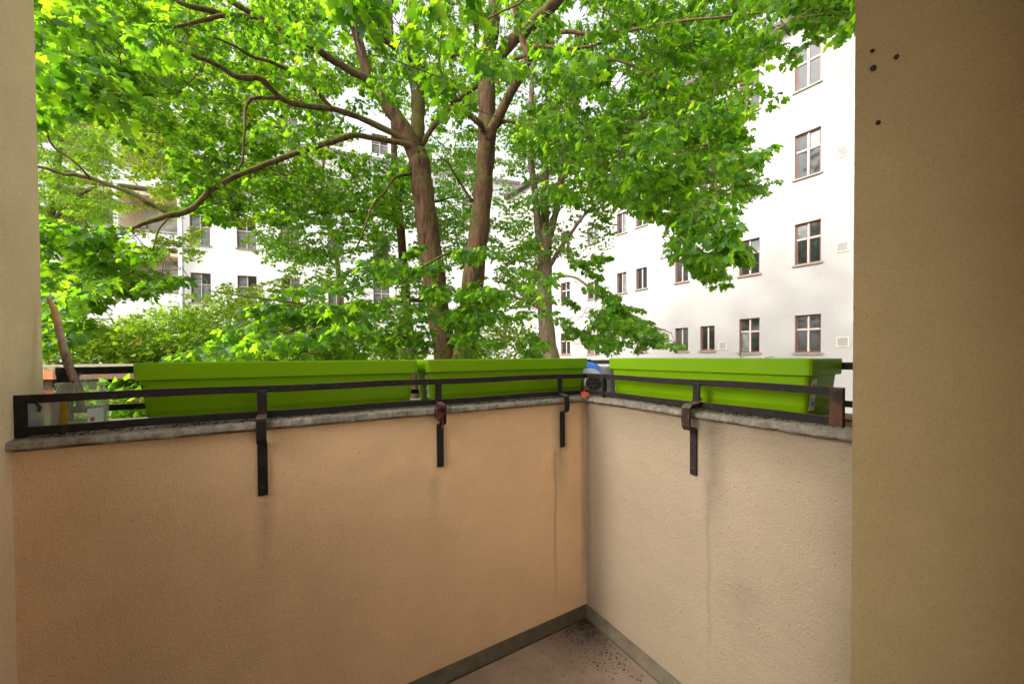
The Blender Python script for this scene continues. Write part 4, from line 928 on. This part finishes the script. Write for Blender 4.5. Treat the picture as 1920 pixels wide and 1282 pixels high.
# garden shed at lower left
SY = 8.3
sx0, sx1 = at(-60, 700, SY)[0], at(330, 700, SY)[0]
sh = empty('brick_shed', 'low brick shed with mossy flat roof below the left end of the rail', 'shed', ((sx0+sx1)/2, SY, GZ))
def shb(x0, x1, y0, y1, z0, z1, nm, mt): return MB().box(x0-(sx0+sx1)/2, x1-(sx0+sx1)/2, y0-SY, y1-SY, z0-GZ, z1-GZ).build(nm, mt, sh)
zt = at(200, 689, SY-.4)[2]
shb(sx0-.4, sx1+.3, SY-.4, SY+3.2, zt-.03, zt+.03, 'roof', M['mossroof'])
shb(sx0-.4, at(103, 700, SY-.4)[0], SY-.43, SY-.402, zt-.24, zt-.032, 'fascia', M['timber'])
shb(at(103, 700, SY-.4)[0]+.003, sx1+.3, SY-.43, SY-.402, zt-.24, zt-.032, 'fascia', M['timber_dark'])
for px in (88, 187, 280): xq = at(px, 700, SY)[0]; shb(xq-.14, xq+.14, SY-.02, SY+.2, .39, zt-.035, 'post', M['timber_dark'])
shb(sx0, sx1, SY+.03, SY+.3, GZ, -.56, 'lower_wall', M['brick']); shb(sx0, sx1, SY+.03, SY+.26, -.557, .36, 'mortar_bed', M['mortar'])
bm_ = [MB().box(-.117, .117, 0, .06, 0, .063).mesh('brick', M['brick']) for _ in range(1)]
for j in range(12):
    x = sx0+(.06 if j % 2 else .18)
    while x < sx1-.1:
        o = obj('brick', bm_[0], sh, (x-(sx0+sx1)/2+r.uniform(-.004, .004), r.uniform(-.004, .004), -.555+j*.0765-GZ)); x += .25
shb(sx0-.02, sx1+.02, SY-.03, SY+.27, .364, .40, 'wall_cap', M['timber'])

# ================================================================== small details
# dirt swept into the floor corner
b = MB(); r = random.Random(9)
def crumb(b, x, y, z, s):
    a = r.uniform(0, 6); q_ = [(x+s*math.cos(a+k*2.1)*r.uniform(.6, 1.3), y+s*math.sin(a+k*2.1)*r.uniform(.6, 1.3), z) for k in range(3)]
    b.add(q_+[(x, y, z+s*r.uniform(.5, 1.1))], [(0, 1, 3), (1, 2, 3), (2, 0, 3), (0, 2, 1)])
for k in range(520):
    d = r.expovariate(1/.13); t_ = r.uniform(.05, 1.52); x, y = -.035-d*math.cos(t_), -.035-d*math.sin(t_)
    if x < -.033 and y < -.033: crumb(b, x, y, -FD+.0005, r.uniform(.0008, .0042)*(1.1 if d < .15 else .8))
for k in range(120): crumb(b, -.05-abs(r.gauss(.0, .12)), -.16+r.gauss(0, .07)-.0, .0005, r.uniform(.001, .004)) if False else crumb(b, -.05-abs(r.gauss(.02, .07)), -.17-abs(r.gauss(0, .09)), -FD+.0005, r.uniform(.001, .0045))
o = b.build('floor_dirt', M['soil']); o.matrix_world = LF.mat(); tag(o, 'dark crumbs of soil scattered in the floor corner', 'dirt', kind='stuff')
b = MB()
for k in range(500):
    x = r.uniform(-1.6, -.06); crumb(b, x, r.uniform(.0, .06), ZC1+.001, r.uniform(.001, .005))
o = b.build('coping_dirt', M['soil']); o.matrix_world = LF.mat(); tag(o, 'soil and litter lying on the left coping under the rail', 'dirt', kind='stuff')
b = MB()
for k in range(420):
    x = r.uniform(.06, .92); crumb(b, x, r.uniform(.0, .06), ZC1+.001, r.uniform(.001, .005))
for k in range(160): crumb(b, r.uniform(.80, .98), r.uniform(0, .16), ZC1+.001, r.uniform(.002, .007))
o = b.build('coping_dirt', M['soil']); o.matrix_world = RF.mat(); tag(o, 'soil and litter lying on the right coping under the rail', 'dirt', kind='stuff')
# fallen leaves in the corner and straw at the right end
V, Fc = TPL['maple']
def fallen(P, d, n, s, label):
    me = leaves_mesh('fallen_leaf', 'maple', np.zeros((1, 3)), np.array([d]), np.array([n]), np.array([s]), np.array([.5]), M['red_leaf'], np.zeros(3))
    tag(obj('fallen_leaf', me, None, tuple(P)), label, 'leaf', 'fallen red leaves at the corner')
fallen(LF.w((-.045, -.022, ZC1+.010)), (.8, -.2, .15), (.2, -.8, .6),   .036, 'curled red leaf on the coping edge at the corner')
fallen(at(1098, 733, 1.69), (.1, -.1, .9), (-.2, -1, .2), .02, 'small upright orange leaf behind the corner rail')
sr_ = empty('straw_litter', 'reddish dry stalks on the right coping beside the end post', 'stalk', tuple(RF.w((.86, .08, ZC1+.004))), RF.ang)
for k in range(9):
    a = r.uniform(-.5, .5); c = np.array([r.uniform(-.05, .06), r.uniform(-.03, .06), r.uniform(.001, .012)]); L_ = r.uniform(.03, .07)
    MB().tube([c-L_*np.array([math.cos(a), math.sin(a), 0]), c+[0, 0, .002], c+L_*np.array([math.cos(a), math.sin(a), .05])], .0016, 5).build('stalk', M['rust'] if k % 3 else M['timber'], sr_)
# seedlings in the right planter
def seedling(fr, px, label, hgt, sd):
    r2 = random.Random(sd); x = fr.onwall(px, 668, YP+.09)[0]; P = fr.w((x, YP+.09, ZC1+.108))
    s_ = empty('seedling', label, 'plant', tuple(P), 0, 'seedlings in the right planter')
    MB().tube([(0, 0, 0), (.004, 0, hgt*.5), (.0, .003, hgt)], [.0015, .0012, .0008], 5).build('stem', M['bark_twig'], s_)
    for k in range(6):
        a = k*2.4; z = hgt*(.55+.08*k)
        me = leaves_mesh('leaf', 'small', np.array([[0, 0, z]]), np.array([[math.cos(a), math.sin(a), .2]]), np.array([[0, 0, 1.]]), np.array([.026]), np.array([r2.random()*.9]), M['shrub_leaf'], np.zeros(3)); obj('leaf', me, s_)
seedling(RF, 1388, 'taller seedling poking above the middle of the right planter', .085, 1); seedling(RF, 1438, 'short seedling right of the taller one in the right planter', .062, 2)
